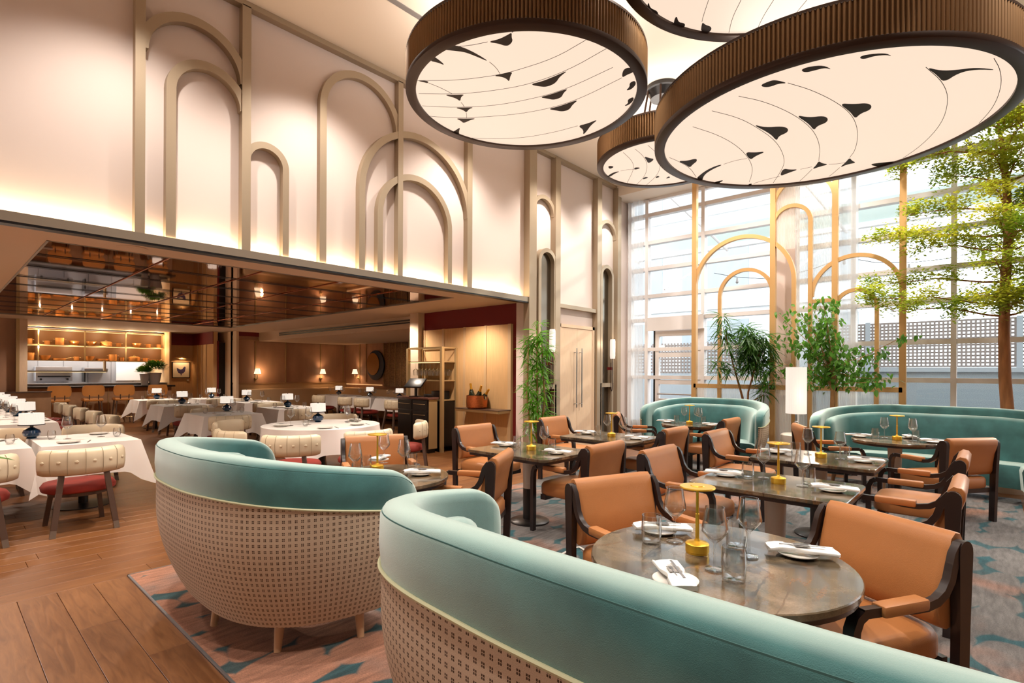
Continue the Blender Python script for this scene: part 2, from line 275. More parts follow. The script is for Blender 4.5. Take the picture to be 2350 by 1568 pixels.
# ------------------------------------------------------------------ mesh builder
CH = {}
def par(o, p):
    o.parent = p; CH.setdefault(p.name, []).append(o)
class MB:
    def __init__(s): s.v = []; s.f = []; s.uv = None
    def add(s, vs, fs):
        n = len(s.v); s.v += [tuple(x) for x in vs]; s.f += [tuple(i+n for i in f) for f in fs]; return s
    def box(s, x0, x1, y0, y1, z0, z1):
        return s.add([(x0, y0, z0), (x1, y0, z0), (x1, y1, z0), (x0, y1, z0), (x0, y0, z1), (x1, y0, z1), (x1, y1, z1), (x0, y1, z1)],
                     [(0, 3, 2, 1), (4, 5, 6, 7), (0, 1, 5, 4), (1, 2, 6, 5), (2, 3, 7, 6), (3, 0, 4, 7)])
    def rbox(s, x0, x1, y0, y1, z0, z1, r=.01, seg=2):
        bm = bmesh.new(); bmesh.ops.create_cube(bm, size=1)
        for v in bm.verts: v.co = ((x0+x1)/2+v.co.x*(x1-x0), (y0+y1)/2+v.co.y*(y1-y0), (z0+z1)/2+v.co.z*(z1-z0))
        bmesh.ops.bevel(bm, geom=bm.edges[:], offset=r, segments=seg, profile=.5, affect='EDGES')
        bm.verts.index_update(); s.add([v.co[:] for v in bm.verts], [[v.index for v in f.verts] for f in bm.faces]); bm.free(); return s
    def rings(s, rs, closed=True, cap=(True, True), loop=False):
        n = len(rs[0]); vs = [p for r in rs for p in r]; fs = []
        for i in range(len(rs)-(0 if loop else 1)):
            i2 = (i+1) % len(rs)
            for j in range(n if closed else n-1):
                j2 = (j+1) % n; fs.append((i*n+j, i*n+j2, i2*n+j2, i2*n+j))
        if cap[0] and closed and not loop: fs.append(tuple(range(n))[::-1])
        if cap[1] and closed and not loop: fs.append(tuple((len(rs)-1)*n+j for j in range(n)))
        return s.add(vs, fs)
    def lathe(s, prof, c=(0, 0, 0), n=20, cap=(True, True)):
        return s.rings([[(c[0]+r*math.cos(2*PI*k/n), c[1]+r*math.sin(2*PI*k/n), c[2]+z) for k in range(n)] for r, z in prof], cap=cap)
    def cyl(s, x, y, z0, z1, r, n=16, r2=None): return s.lathe([(r, z0), (r2 if r2 is not None else r, z1)], (x, y, 0), n)
    def tube(s, path, r, n=8, rect=None, up=None, radii=None, cap=True, loop=False):
        P = [Vector(p) for p in path]; rs = []; pu = Vector(up) if up else None
        for i, p in enumerate(P):
            a = P[i-1] if (i or loop) else P[0]; b = P[(i+1) % len(P)] if (i < len(P)-1 or loop) else P[-1]
            d = (b-a).normalized()
            if pu is None: pu = Vector((0, 0, 1)) if abs(d.z) < .9 else Vector((1, 0, 0))
            e1 = d.cross(pu); e1 = e1.normalized() if e1.length > 1e-5 else Vector((1, 0, 0)); e2 = e1.cross(d).normalized()
            if not up: pu = e2
            rr = radii[i] if radii else r
            if rect:
                w, h = rect; q = [(-w/2, -h/2), (w/2, -h/2), (w/2, h/2), (-w/2, h/2)]
                rs.append([p+e1*x+e2*y for x, y in q])
            else: rs.append([p+e1*rr*math.cos(2*PI*k/n)+e2*rr*math.sin(2*PI*k/n) for k in range(n)])
        return s.rings(rs, cap=(cap, cap), loop=loop)
    def prism(s, pts, axis, a, b):
        f = {'x': lambda q, t: (t, q[0], q[1]), 'y': lambda q, t: (q[0], t, q[1]), 'z': lambda q, t: (q[0], q[1], t)}[axis]
        return s.rings([[f(q, a) for q in pts], [f(q, b) for q in pts]])
    def data(s, name, mt, smooth=True, ang=35):
        me = bpy.data.meshes.new(name); me.from_pydata(s.v, [], s.f); me.update()
        bm = bmesh.new(); bm.from_mesh(me)
        bmesh.ops.recalc_face_normals(bm, faces=bm.faces); bm.to_mesh(me); bm.free()
        if smooth:
            me.polygons.foreach_set('use_smooth', [True]*len(me.polygons)); me.set_sharp_from_angle(angle=math.radians(ang))
        me.materials.append(mt if not isinstance(mt, str) else M[mt]); return me
    def obj(s, name, mt, parent=None, loc=None, rz=0, smooth=True, ang=35, **kw):
        o = bpy.data.objects.new(name, s.data(name, mt, smooth, ang)); C.objects.link(o)
        if parent: par(o, parent)
        if loc: o.location = loc
        if rz: o.rotation_euler = (0, 0, rz)
        for k, v in kw.items(): o[k] = v
        return o
def place(name, me, loc, parent=None, rz=0, scale=None, rot=None):
    o = bpy.data.objects.new(name, me); C.objects.link(o); o.location = loc
    if parent: par(o, parent)
    o.rotation_euler = rot if rot else (0, 0, rz)
    if scale: o.scale = scale
    return o
def thing(name, label, cat, loc=(0, 0, 0), rz=0, group=None):
    o = bpy.data.objects.new(name, None); C.objects.link(o); o.location = loc; o.rotation_euler = (0, 0, rz)
    o.empty_display_size = .1; return tag(o, label, cat, group)
def tag(o, label, cat, group=None):
    o['label'] = label; o['category'] = cat
    if group: o['group'] = group
    return o
def struct(o): o['kind'] = 'structure'; return o
def dup(root, loc, rz=0, label=None, group=None, cat=None, scale=None):
    r = root.copy(); C.objects.link(r); r.location = loc; r.rotation_euler = (0, 0, rz)
    if scale: r.scale = (scale,)*3
    if label: r['label'] = label
    if group: r['group'] = group
    for ch in CH.get(root.name, ()):
        c = ch.copy(); C.objects.link(c); c.parent = r
        for g in CH.get(ch.name, ()):
            d = g.copy(); C.objects.link(d); d.parent = c
    return r
class Proto:
    """build(first) makes the original; every later call copies it"""
    def __init__(s, fn): s.fn = fn; s.o = None
    def __call__(s, loc, rz, label, group=None, scale=None):
        if s.o is None:
            s.o = s.fn(); s.base = s.o; o = s.o; o.location = loc; o.rotation_euler = (0, 0, rz)
            if scale: o.scale = scale if isinstance(scale, tuple) else (scale,)*3
            o['label'] = label
            if group: o['group'] = group
            return o
        o = dup(s.base, loc, rz, label, group)
        o.scale = (scale if isinstance(scale, tuple) else (scale,)*3) if scale else (1, 1, 1)
        if not group and 'group' in o: del o['group']
        return o

# ------------------------------------------------------------------ structure: floors
V0 = 5.95; UW = 10.34; UE = 6.90; VR = 4.75; ZC = 5.45; ZL = 2.73
fl = struct(MB().box(-4, 10.34, -6, 21, -.12, -.014).obj('floor', M['plank_x']))
def planks(x0, x1, y0, y1, wdt, ln, along, mt, h=.014, gap=.0025, seed=1):
    rnd = random.Random(seed); cache = {}
    row = 0
    a0, a1, b0, b1 = (x0, x1, y0, y1) if along == 'x' else (y0, y1, x0, x1)
    b = b0
    while b < b1-.01:
        bw = min(wdt, b1-b); a = a0-(rnd.random()*ln*.8)
        while a < a1:
            s, e = max(a, a0), min(a+ln, a1); a += ln
            if e-s < .05: continue
            key = (round(e-s, 2), round(bw, 3))
            if key not in cache:
                L_, W_ = e-s-gap, bw-gap
                cache[key] = (MB().rbox(-L_/2, L_/2, -W_/2, W_/2, -h, 0, .0015, 1) if along == 'x' else MB().rbox(-W_/2, W_/2, -L_/2, L_/2, -h, 0, .0015, 1)).data('plank', mt, False)
            c = ((s+e)/2, b+bw/2) if along == 'x' else (b+bw/2, (s+e)/2)
            place('plank', cache[key], (c[0], c[1], 0), fl)
        b += bw; row += 1
planks(-.8, 7.0, VR, 8.0, .19, 2.2, 'x', 'plank_x')
planks(7.0, 8.6, VR, 5.9, .19, 2.2, 'x', 'plank_x', seed=3)
planks(-.8, 1.0, -.6, VR, .20, 2.6, 'y', 'plank_y', seed=2)
struct(MB().box(-4, 10.3, 8.0, 21, -.014, 0).obj('floor', M['plank_x'])); struct(MB().box(8.6, 10.34, VR, 8.0, -.014, 0).obj('floor', M['plank_x']))
struct(MB().box(-4, -.8, -6, 8, -.014, 0).obj('floor', M['plank_y'])); struct(MB().box(-.8, 10.34, -6, -.6, -.014, 0).obj('floor', M['plank_y']))
planks(6.2, 10.2, -.6, -.27, .19, 2, 'x', 'plank_x', seed=5)
struct(MB().box(8.9, 10.34, -.27, VR, -.014, 0).obj('floor', M['plank_x'])); struct(MB().box(1.0, 6.2, -.6, -.27, -.014, 0).obj('floor', M['plank_x']))
rg = MB().box(1.012, 8.9, -.27, VR-.012, -.014, .008).obj('carpet', 'rug'); tag(rg, 'pink grey and teal patterned carpet under the lounge tables', 'carpet')
t1 = struct(MB().box(1.0, 1.012, -.27, VR, -.01, .010).obj('trim_1', M['steel'])); struct(MB().box(1.0, 8.9, VR-.012, VR, -.01, .010).obj('trim_2', M['steel']))

# high room ceiling and soffits
struct(MB().box(-2, 10.34, -6, V0+.2, ZC, ZC+.1).obj('ceiling', 'ceil'))
struct(MB().box(9.75, 10.34, -6, V0, 5.23, ZC).obj('ceiling', 'ceil'))
struct(MB().box(-2, 9.75, 4.67, 4.74, ZC-.006, ZC+.01).obj('trim_3', M['steel']))
# back/side walls that close the lounge behind the camera
struct(MB().box(-2.1, -2, -6, V0, -.02, ZC).obj('wall_back', 'cream')); struct(MB().box(-2, 10.34, -6.1, -6, -.02, ZC).obj('wall_right', 'cream'))

# ------------------------------------------------------------------ the arched wall over the opening
wl = struct(MB().box(-2, UE, V0, V0+.2, 2.76, ZC).obj('wall_left', 'cream'))
MB().box(UE, UW, V0, V0+.2, -.01, ZC).obj('wall_panel', 'cream', wl)
YF = V0-.09                                       # front face of the raised mouldings
def bar(x0, x1, z0, z1, mt='bronze', d=.09, par_=wl, name='post_moulding'): return MB().box(x0, x1, V0-d, V0, z0, z1).obj(name, mt, par_)
def arch2(s0, s1, ztop, zl, zr, wd, name, mt, parent, y0, y1, axis='x', seg=28, cut=None):
    """a band following left leg, half circle and right leg; s0/s1 are the outer edges"""
    R = (s1-s0)/2; c = (s0+s1)/2; zs = ztop-R
    out = [(s0, zl)]; inn = [(s0+wd, zl)]
    for k in range(seg+1):
        a = PI-PI*k/seg; out.append((c+R*math.cos(a), zs+R*math.sin(a))); inn.append((c+(R-wd)*math.cos(a), zs+(R-wd)*math.sin(a)))
    out.append((s1, zr)); inn.append((s1-wd, zr))
    if zl >= zs-.001: out = out[1:]; inn = inn[1:]
    if zr >= zs-.001: out = out[:-1]; inn = inn[:-1]
    rs = []
    for o, i in zip(out, inn):
        if axis == 'x': rs.append([(o[0], y0, o[1]), (o[0], y1, o[1]), (i[0], y1, i[1]), (i[0], y0, i[1])])
        else: rs.append([(y0, o[0], o[1]), (y1, o[0], o[1]), (y1, i[0], i[1]), (y0, i[0], i[1])])
    return MB().rings(rs).obj(name, mt, parent)
ZT = 5.40
bar(-2, 9.88, ZT-.01, ZC, name='top_rail_moulding')
for x0, x1 in ((1.28, 1.36), (2.22, 2.31), (4.20, 4.28), (5.46, 5.56)): bar(x0, x1, 2.78, ZT)
bar(6.86, 7.05, 0, ZT, d=.13); bar(7.60, 7.75, 0, ZT, d=.12); bar(8.97, 9.13, 0, ZT, d=.12); bar(9.74, 9.88, 0, ZT, d=.12)
AJ = [0]
def warch(s0, s1, zt, zl, zr, wd=.085, d=.09, mt='bronze'):
    AJ[0] += 1; d = d-.004-.0025*(AJ[0] % 5); return arch2(s0, s1, zt, zl, zr, wd, 'arch_moulding', mt, wl, V0-d, V0)
warch(1.30, 2.29, 5.04, 4.545, 4.545)
warch(1.53, 2.29, 4.64, 2.78, 4.26)
warch(2.24, 2.73, 4.02, 3.775, 2.78, .07)
warch(3.10, 4.26, 5.27, 2.78, 4.69)
warch(3.62, 5.54, 4.80, 2.78, 3.84)
warch(3.89, 5.16, 4.22, 2.78, 2.78, .08)
warch(7.0, 7.66, 4.66, 4.33, 4.33, .07); warch(9.08, 9.80, 4.67, 4.31, 4.31, .07)
for a, b in ((7.13, 7.64), (9.09, 9.58)):
    warch(a, b, 3.72, 1.30, 1.30, .07, .13)
    R = (b-a)/2-.06; c = (a+b)/2; pts = [(c-R, 1.3)]+[(c+R*math.cos(PI-PI*k/20), 3.47+R*math.sin(PI-PI*k/20)) for k in range(21)]+[(c+R, 1.3)]
    MB().prism(pts, 'y', V0-.03, V0-.001).obj('smoked_glass_panel', 'smoked', wl)
    MB().box(c-R, c+R, V0-.03, V0-.001, .06, 1.22).obj('smoked_glass_panel', 'smoked', wl)
    bar(a, b, 1.22, 1.30, d=.12, name='rail_moulding'); bar(a, a+.06, 0, 1.22, d=.12); bar(b-.06, b, 0, 1.22, d=.12)
bar(7.75, 8.97, 2.71, 2.78, d=.10, name='rail_moulding')
# ledge over the opening (hides the led strip)
lg = struct(MB().box(-2, 6.9, V0-.115, V0-.10, 2.72, 2.80).box(-2, 6.9, V0-.10, V0, 2.72, 2.75).obj('trim_4', 'bronze_dk'))
MB().box(-2, 6.9, V0-.112, V0, 2.70, 2.719).obj('shadow_gap', 'black', lg)
# double doors
dr = struct(MB().box(7.80, 8.93, V0-.05, V0, 0, 2.40).box(7.80, 8.93, V0-.05, V0, 0, .01).obj('door_1', 'oak'))
MB().box(7.78, 7.84, V0-.07, V0-.05, 0, 2.42).box(8.88, 8.95, V0-.07, V0-.05, 0, 2.42).box(7.78, 8.95, V0-.07, V0-.05, 2.36, 2.42).obj('door_frame', 'oak', dr)
for a, b in ((7.845, 8.355), (8.36, 8.875)): MB().box(a, b, V0-.062, V0-.051, .01, 2.35).obj('door_leaf', 'oak', dr)
for x in (8.27, 8.44):
    h_ = MB().tube([(x, V0-.12, .85), (x, V0-.12, 1.98)], .012, 8)
    for z in (.92, 1.90): h_.tube([(x, V0-.06, z), (x, V0-.12, z)], .008, 6); h_.lathe([(0.001, -.02), (.018, 0), (0.001, .02)], (x, V0-.12, z), 8)
    h_.obj('door_handle', 'steel', dr)
# wall sconces on the arched wall
def tall_sconce():
    o = thing('wall_sconce', '', 'wall lamp')
    MB().lathe([(.048, 0), (.055, .06), (.055, .36), (.048, .40)], (0, -.10, 1.86), 20).obj('lamp_shade', 'shade', o)
    MB().tube([(0, -.10, 1.86), (0, -.10, 1.25), (-.03, -.10, 1.20), (-.06, -.10, 1.25), (-.06, -.10, 1.78)], .008, 8).obj('bracket_rod', 'dark_wood', o)
    MB().box(-.05, .0, -.09, 0, 1.63, 1.69).obj('bracket', 'red', o)
    return o
TS = Proto(tall_sconce)
TS((7.41, V0-.10, .02), 0, 'tall white wall lamp behind the leafy plant, left of the double doors', 'tall wall lamps')
TS((9.42, V0-.10, -.06), 0, 'tall white wall lamp between the double doors and the sheer curtain', 'tall wall lamps')
for x in (7.41, 9.42): point((x, V0-.38, 2.1), 5, WARM, .05)

# ------------------------------------------------------------------ window wall
ww = struct(MB().box(UW, UW+.15, 5.88, V0+.2, 0, ZC).obj('wall_front', 'cream'))
MB().box(UW, UW+.15, -6, 5.88, 5.23, ZC).obj('wall_header', 'cream', ww)
MB().box(UW-.02, UW, 5.46, 5.95, 0, .5).obj('wall_skirting', 'steel_wall', ww)
wn = struct(MB().box(UW, UW+.1, -6, 5.88, 5.17, 5.23).obj('window_1', 'winframe'))
rows = (4.91, 4.32, 3.76, 3.18, 2.68, 2.05, 1.46)
for z in rows:
    lo, hi = (-6, 5.88)
    MB().box(UW-.04, UW+.10, lo, hi, z-.075, z).obj('window_rail', 'winframe', wn)
    if z == 2.68: MB().box(UW-.10, UW-.04, 4.2, 5.42, 2.40, 2.68).obj('door_header', 'winframe', wn)
MB().box(UW-.04, UW+.10, -6, 4.2, 0, .12).obj('window_sill', 'winframe', wn)
vm = (5.86, 5.46, 4.24, 1.70, .42, -.78, -2.0, -3.3, -4.6)
for v in vm: MB().box(UW-.05, UW+.10, v-.035, v+.035, 0, 5.2).obj('window_mullion', 'winframe', wn)
zz = (5.2,)+rows+(.1,)
for i in range(len(zz)-1):
    for k in range(len(vm)-1):
        if k == 1 and zz[i] < 2.7: continue
        y1, y0 = vm[k]-.035, vm[k+1]+.035
        MB().box(UW+.03, UW+.038, y0, y1, zz[i+1], zz[i]-.07).obj('window_pane', 'pane', wn)
# glazed exterior door
d2 = struct(MB().box(UW-.03, UW+.05, 4.28, 4.36, 0, 2.4).box(UW-.03, UW+.05, 5.18, 5.26, 0, 2.4).obj('door_2', 'winframe'))
for z0, z1 in ((2.28, 2.4), (1.84, 1.93), (1.28, 1.37), (.9, .98), (0, .2)): MB().box(UW-.03, UW+.05, 4.36, 5.18, z0, z1).obj('door_rail', 'winframe', d2)
MB().box(UW, UW+.01, 4.36, 5.18, .2, 2.3).obj('door_glass', 'pane', d2)
MB().tube([(UW-.09, 4.36, 1.08), (UW-.09, 5.18, 1.08)], .018, 8).tube([(UW-.09, 4.40, 1.08), (UW-.03, 4.40, 1.08)], .015, 6).tube([(UW-.09, 5.14, 1.08), (UW-.03, 5.14, 1.08)], .015, 6).obj('push_bar', 'steel', d2)
MB().box(UW-.03, UW+.05, 5.26, 5.30, 0, 2.4).obj('door_jamb', 'black', d2)
# beige column inside the glazing
struct(MB().box(9.98, 10.28, 2.50, 2.88, 0, 5.23).obj('wall_column', mat('pink_column', sr(226, 204, 194), .7))).name = 'wall_pier'
# curtains
def curtain(y0, y1, x, lab):
    b_ = MB(); n = int((y1-y0)/.012); top = []; bot = []
    for k in range(n+1):
        y = y0+(y1-y0)*k/n; d = .035*math.sin(k*.62)+.012*math.sin(k*.23+1)
        top.append((x+d, y, 5.2)); bot.append((x+d*1.1, y, .02))
    b_.rings([top, bot], closed=False, cap=(False, False)); o = b_.obj('sheer_curtain', 'sheer'); tag(o, lab, 'curtain')
curtain(5.50, 5.90, 10.22, 'white sheer curtain hanging in the corner beside the glass door')
curtain(1.62, 2.0, 10.22, 'white sheer curtain hanging behind the gold arched screen')

# ------------------------------------------------------------------ gold arched screen
US = 9.62
scr = thing('arched_screen', 'tall gold room divider of overlapping arches with ribbed glass before the windows', 'room divider', (0, 0, 0))
X0, X1 = US, US+.09
for v in (4.13, 2.76, 1.84, .97): MB().box(X0, X1, v-.042, v+.042, 0, 5.44 if v != 4.13 else 5.44).obj('post', 'gold_fr', scr)
for a, b in ((.97, 1.84), (1.84, 2.76), (2.76, 4.13)): MB().box(X0, X1, a, b, 1.245, 1.32).obj('rail', 'gold_fr', scr)
def sarch(a, b, zt, za, zb, wd=.065, d=0): return arch2(a, b, zt, za, zb, wd, 'arch', 'gold_fr', scr, X0+d, X1-d, 'y')
sarch(2.40, 4.16, 3.96, 1.3, 3.08, .065, .008)
sarch(2.74, 3.69, 3.37, 2.9, 1.3, .06, .014)
sarch(1.82, 2.79, 4.80, 4.32, 4.32, .06, .008)
sarch(2.16, 2.79, 4.34, 1.3, 4.02, .06, .004)
sarch(.95, 2.20, 3.39, 2.765, 2.765, .06, .012)
sarch(1.26, 1.87, 2.85, 1.3, 2.545, .055, .016)
MB().box(X0+.01, X1-.01, 1.84, 2.18, 2.66, 2.72).obj('rail', 'gold_fr', scr)
for v, z1 in ((2.43, 1.3), (2.19, 1.3), (3.66, 1.3), (1.29, 1.3)): MB().box(X0+.01, X1-.01, v-.03, v+.03, 0, z1).obj('post', 'gold_fr', scr)
def ribbed(y0, y1, z0, z1):
    if isinstance(z1, (int, float)): f1 = lambda y: z1
    else: f1 = z1
    f0 = z0 if callable(z0) else (lambda y: z0)
    n = max(6, int((y1-y0)/.011)); t_, b_ = [], []
    for k in range(n+1):
        y = y0+(y1-y0)*k/n; x = X0+.045+.006*(k % 2)
        a, bb = f0(y), f1(y)
        if bb < a+.01: bb = a+.01
        t_.append((x, y, bb)); b_.append((x, y, a))
    MB().rings([b_, t_], closed=False, cap=(False, False)).obj('ribbed_glass', 'ribbed', scr, smooth=False)
def arcz(a, b, zt):
    R = (b-a)/2; c = (a+b)/2
    return lambda y: zt-R+math.sqrt(max(0, R*R-(y-c)**2))
for a, b in ((.99, 1.26), (1.32, 1.80), (1.88, 2.16), (2.22, 2.40), (2.46, 2.72), (2.80, 3.63), (3.69, 4.09)): ribbed(a, b, .02, 1.25)
ribbed(1.88, 2.18, 1.32, 2.66); ribbed(2.22, 2.40, 1.32, 4.0)
oa, ia = arcz(1.88, 2.73, 4.74), arcz(2.40, 4.16, 3.96)
ribbed(1.88, 2.18, 2.72, oa); ribbed(2.18, 2.72, lambda y: max(ia(y) if y > 2.42 else 3.9, 3.6), oa)

# ------------------------------------------------------------------ dining room shell
lc = struct(MB().box(-4, 10.2, V0+.2, 6.5, ZL, ZL+.1).box(-4, .74, 6.5, 15.9, ZL, ZL+.1).box(5.76, 10.2, 6.5, 15.9, ZL, ZL+.1).box(-4, 10.2, 15.9, 21, ZL, ZL+.1).obj('ceiling', 'ceil_low'))
struct(MB().box(-4, UE, V0, V0+.2, ZL, 2.76).obj('ceiling', 'ceil_low'))
mc = struct(MB().box(.72, 5.78, 6.48, 15.92, 2.75, 2.90).obj('ceiling', 'black'))
rnd = random.Random(4)
for i in range(5):
    for j in range(10):
        x, y = .75+i*1.002, 6.5+j*.94
        t_ = MB().box(-.495, .495, -.467, .467, 0, .006).obj('mirror_panel', 'mirror', mc, loc=(x+.5, y+.47, 2.742+rnd.random()*.002), smooth=False)
        t_.rotation_euler = ((rnd.random()-.5)*.005, (rnd.random()-.5)*.005, 0)
for i in range(1, 5): MB().box(.75+i*1.002-.007, .75+i*1.002+.007, 6.5, 15.9, 2.734, 2.741).obj('joint_strip', 'hcopper', mc)
for j in range(1, 10):
  for q in (-.05, .05): MB().box(.75, 5.76, 6.5+j*.94+q-.004, 6.5+j*.94+q+.004, 2.737, 2.741).obj('joint_strip', 'blacklac', mc)
MB().box(.74, .76, 6.5, 15.9, 2.725, 2.75).box(5.74, 5.76, 6.5, 15.9, 2.725, 2.75).box(.74, 5.76, 15.88, 15.9, 2.725, 2.75).box(.74, 5.76, 6.5, 6.52, 2.725, 2.75).obj('recess_edge', 'bronze_dk', mc)
for x, y in ((1.35, 6.27), (5.0, 6.27)): tag(MB().lathe([(.13, 0), (.13, -.006), (.12, -.010)], (x, y, ZL), 24).obj('ceiling_speaker', 'ceil_low'), 'round flush speaker in the soffit, %s' % ('left above the mirror corner' if x < 2 else 'right near the red wall'), 'speaker')
# right soffit box with vent
sf = struct(MB().box(7.08, 10.15, 9.0, 17.3, 2.46, ZL).obj('ceiling', 'ceil_low')); 
vt = MB().box(7.06, 7.08, 9.4, 15.8, 2.575, 2.605).box(7.06, 7.08, 9.4, 15.8, 2.63, 2.66).obj('slot_vent', 'black', smooth=False); tag(vt, 'long double black slot vent in the soffit face', 'vent')
# right-hand (red and tan) wall, parallel to the window wall
wr = struct(MB().box(UE+.02, UE+.3, V0+.2, 9.0, 0, ZL).obj('wall_inner', 'red'))
for a, b in ((6.30, 6.86), (6.88, 7.42), (7.46, 8.04), (8.08, 8.64)):
    MB().box(UE-.03, UE+.02, a, b, .1, 2.365).obj('fabric_panel', 'tan', wr, smooth=False)
    MB().box(UE-.04, UE+.02, b-.01, b+.05, .1, 2.37).obj('panel_batten', 'tan_trim', wr, smooth=False)
MB().box(UE-.045, UE+.02, 6.24, 6.31, .1, 2.37).obj('panel_batten', 'tan_trim', wr)
MB().box(UE-.05, UE+.02, 6.2, 7.6, 0, .1).obj('skirting', 'blacklac', wr)
struct(MB().box(6.76, 7.25, 8.72, 9.0, 0, ZL).obj('wall_pier', 'ceil_low'))
struct(MB().box(7.2, 10.3, 9.0, 9.1, 0, ZL).obj('wall_inner', 'ceil_low'))
# far walls
wb = struct(MB().box(6.3, 10.3, 17.3, 17.45, 0, ZL).obj('wall_back', 'brown_wall'))
MB().box(6.3, 7.1, 17.27, 17.3, 2.6, ZL).obj('frieze', 'red', wb)
for x in (6.40, 6.98, 7.95, 9.18, 10.05): MB().box(x-.012, x+.012, 17.27, 17.3, 1.15, 2.5).obj('panel_trim', 'brass', wb)
MB().box(6.3, 10.15, 17.26, 17.3, 1.10, 1.15).box(6.3, 10.15, 17.26, 17.3, 2.46, 2.5).obj('panel_trim', 'wood_ctr', wb)
MB().box(6.3, 10.15, 17.28, 17.3, 0, 1.1).obj('wainscot', 'tan_trim', wb)
wd_ = struct(MB().box(10.15, 10.3, 9.1, 17.3, 0, ZL).obj('wall_far_right', 'brown_wall'))
for y in (16.35, 15.95, 14.9, 13.55): MB().box(10.12, 10.15, y-.012, y+.012, 1.15, 2.46).obj('panel_trim', 'brass', wd_)
MB().box(10.12, 10.15, 15.0, 17.2, 1.05, 1.07).obj('led_ledge', 'ledsoft', wd_)
am = MB().box(10.11, 10.15, 13.6, 14.85, 1.02, 2.44).obj('antique_mirror', 'antique'); tag(am, 'speckled antique mirror panel at the end of the far bench wall', 'mirror')
for y in (13.9, 14.22, 14.55): MB().box(-.004, .004, -.008, .008, -.1, 1.32).obj('mirror_joint', 'brass', am, loc=(10.105, y, 1.12))
bn = MB().rbox(9.75, 10.1, 9.4, 17.2, 0, .95, .05).rbox(9.5, 9.8, 9.4, 17.2, .1, .45, .05).obj('banquette_bench', 'tan_trim'); tag(bn, 'long low taupe banquette bench along the far mural wall', 'bench')
bn2 = MB().rbox(6.5, 9.7, 16.95, 17.25, 0, .95, .05).obj('banquette_bench', 'tan_trim'); tag(bn2, 'taupe banquette back under the two mural wall sconces', 'bench')
# side of doorway, picture wall
struct(MB().box(6.30, 6.37, 17.0, 21, 0, ZL).obj('wall_pier', 'oak'))
struct(MB().box(5.96, 6.3, 19.9, 20, 0, ZL).obj('wall_back', 'doorway_shade'))
dd = struct(MB().box(6.10, 6.30, 17.9, 17.95, 0, 2.4).obj('doorway_panel', 'doorway_shade')); MB().box(6.06, 6.10, 17.85, 17.95, 0, 2.45).obj('door_frame', 'red', dd)  # black panel fills the open doorway, its shade put into the colour
wp = struct(MB().box(5.17, 5.96, 19.8, 19.95, 0, ZL).obj('wall_back', 'tan')); MB().box(5.17, 5.96, 19.78, 19.8, 2.35, ZL).obj('frieze', 'red', wp)
wq = struct(MB().box(5.96, 6.08, 17.9, 19.8, 0, ZL).obj('wall_side', 'tan')); MB().box(5.94, 5.96, 17.9, 19.8, 2.35, ZL).obj('frieze', 'red', wq)
for y in (18.5, 18.9, 19.3): MB().box(5.935, 5.96, y-.02, y+.02, 0, 2.35).obj('panel_batten', 'tan_trim', wq)
# left side
struct(MB().box(-4, 1.46, 17.1, 17.25, 0, ZL).obj('wall_side', 'brown_wall')); struct(MB().box(1.46, 1.6, 17.0, 20.6, 0, ZL).obj('wall_pier', 'oak'))
struct(MB().box(-.55, -.4, V0+.2, 17.1, 0, ZL).obj('wall_side', 'brown_wall'))
struct(MB().box(1.4, 1.46, 17.0, 17.25, 0, ZL).obj('trim_5', 'brass'))

# ------------------------------------------------------------------ open kitchen
def ux(px, v):
    l = (px-1175)/1215; return v*(Fv.x+Rv.x*l)/(Fv.y+Rv.y*l)
kb = struct(MB().box(1.6, 5.3, 21.4, 21.5, 0, ZL).obj('wall_kitchen', 'steel_wall'))
for i in range(6): MB().box(1.65+i*.6, 2.23+i*.6, 21.38, 21.4, .9, 1.85).obj('steel_panel', 'steel_wall', kb, smooth=False)
struct(MB().box(5.12, 5.17, 19.2, 21.5, 0, ZL).obj('wall_side', 'tan'))
ctr = thing('bar_counter', 'wooden kitchen bar counter with a dark stone top behind the stools', 'counter', (0, 0, 0))
MB().rbox(1.62, 5.16, 18.72, 19.3, 1.02, 1.07, .01).obj('counter_top', 'blacklac', ctr); MB().box(1.62, 5.1, 18.9, 19.2, 0, 1.02).obj('counter_front', 'wood_ctr', ctr)
for i in range(8): MB().box(1.7+i*.45, 1.72+i*.45, 18.88, 18.9, .1, 1.0).obj('batten', 'brass', ctr)
sh = thing('display_shelf', 'glass fronted brass display shelf of copper pans over the kitchen pass', 'shelf', (0, 0, 0))
xa, xb = 1.72, 5.14
MB().box(xa, xb, 20.1, 20.12, 1.80, 2.68).obj('ribbed_back', mat('ribbed_back', sr(128, 88, 52), .5, noise=.1, nscale=40, stretch=(12, 1, .05)), sh)
for z in (1.80, 2.24, 2.68): MB().box(xa, xb, 19.72, 20.1, z-.02, z).obj('shelf_board', 'brass', sh)
for px in (47, 88, 195, 289, 378): x = ux(px, 19.72); MB().box(x-.015, x+.015, 19.72, 19.75, 1.8, 2.68).obj('upright', 'brass', sh)
MB().box(xa, xb, 20.02, 20.04, 2.655, 2.66).box(xa, xb, 20.02, 20.04, 2.21, 2.217).obj('led_strip', 'led', sh)
for i in range(5): point((2.1+i*.7, 19.66, 2.60), 8, (1, .72, .42), .012); point((2.1+i*.7, 19.66, 2.16), 7, (1, .72, .42), .012)  # unseen point lights added before the shelves to brighten the pans
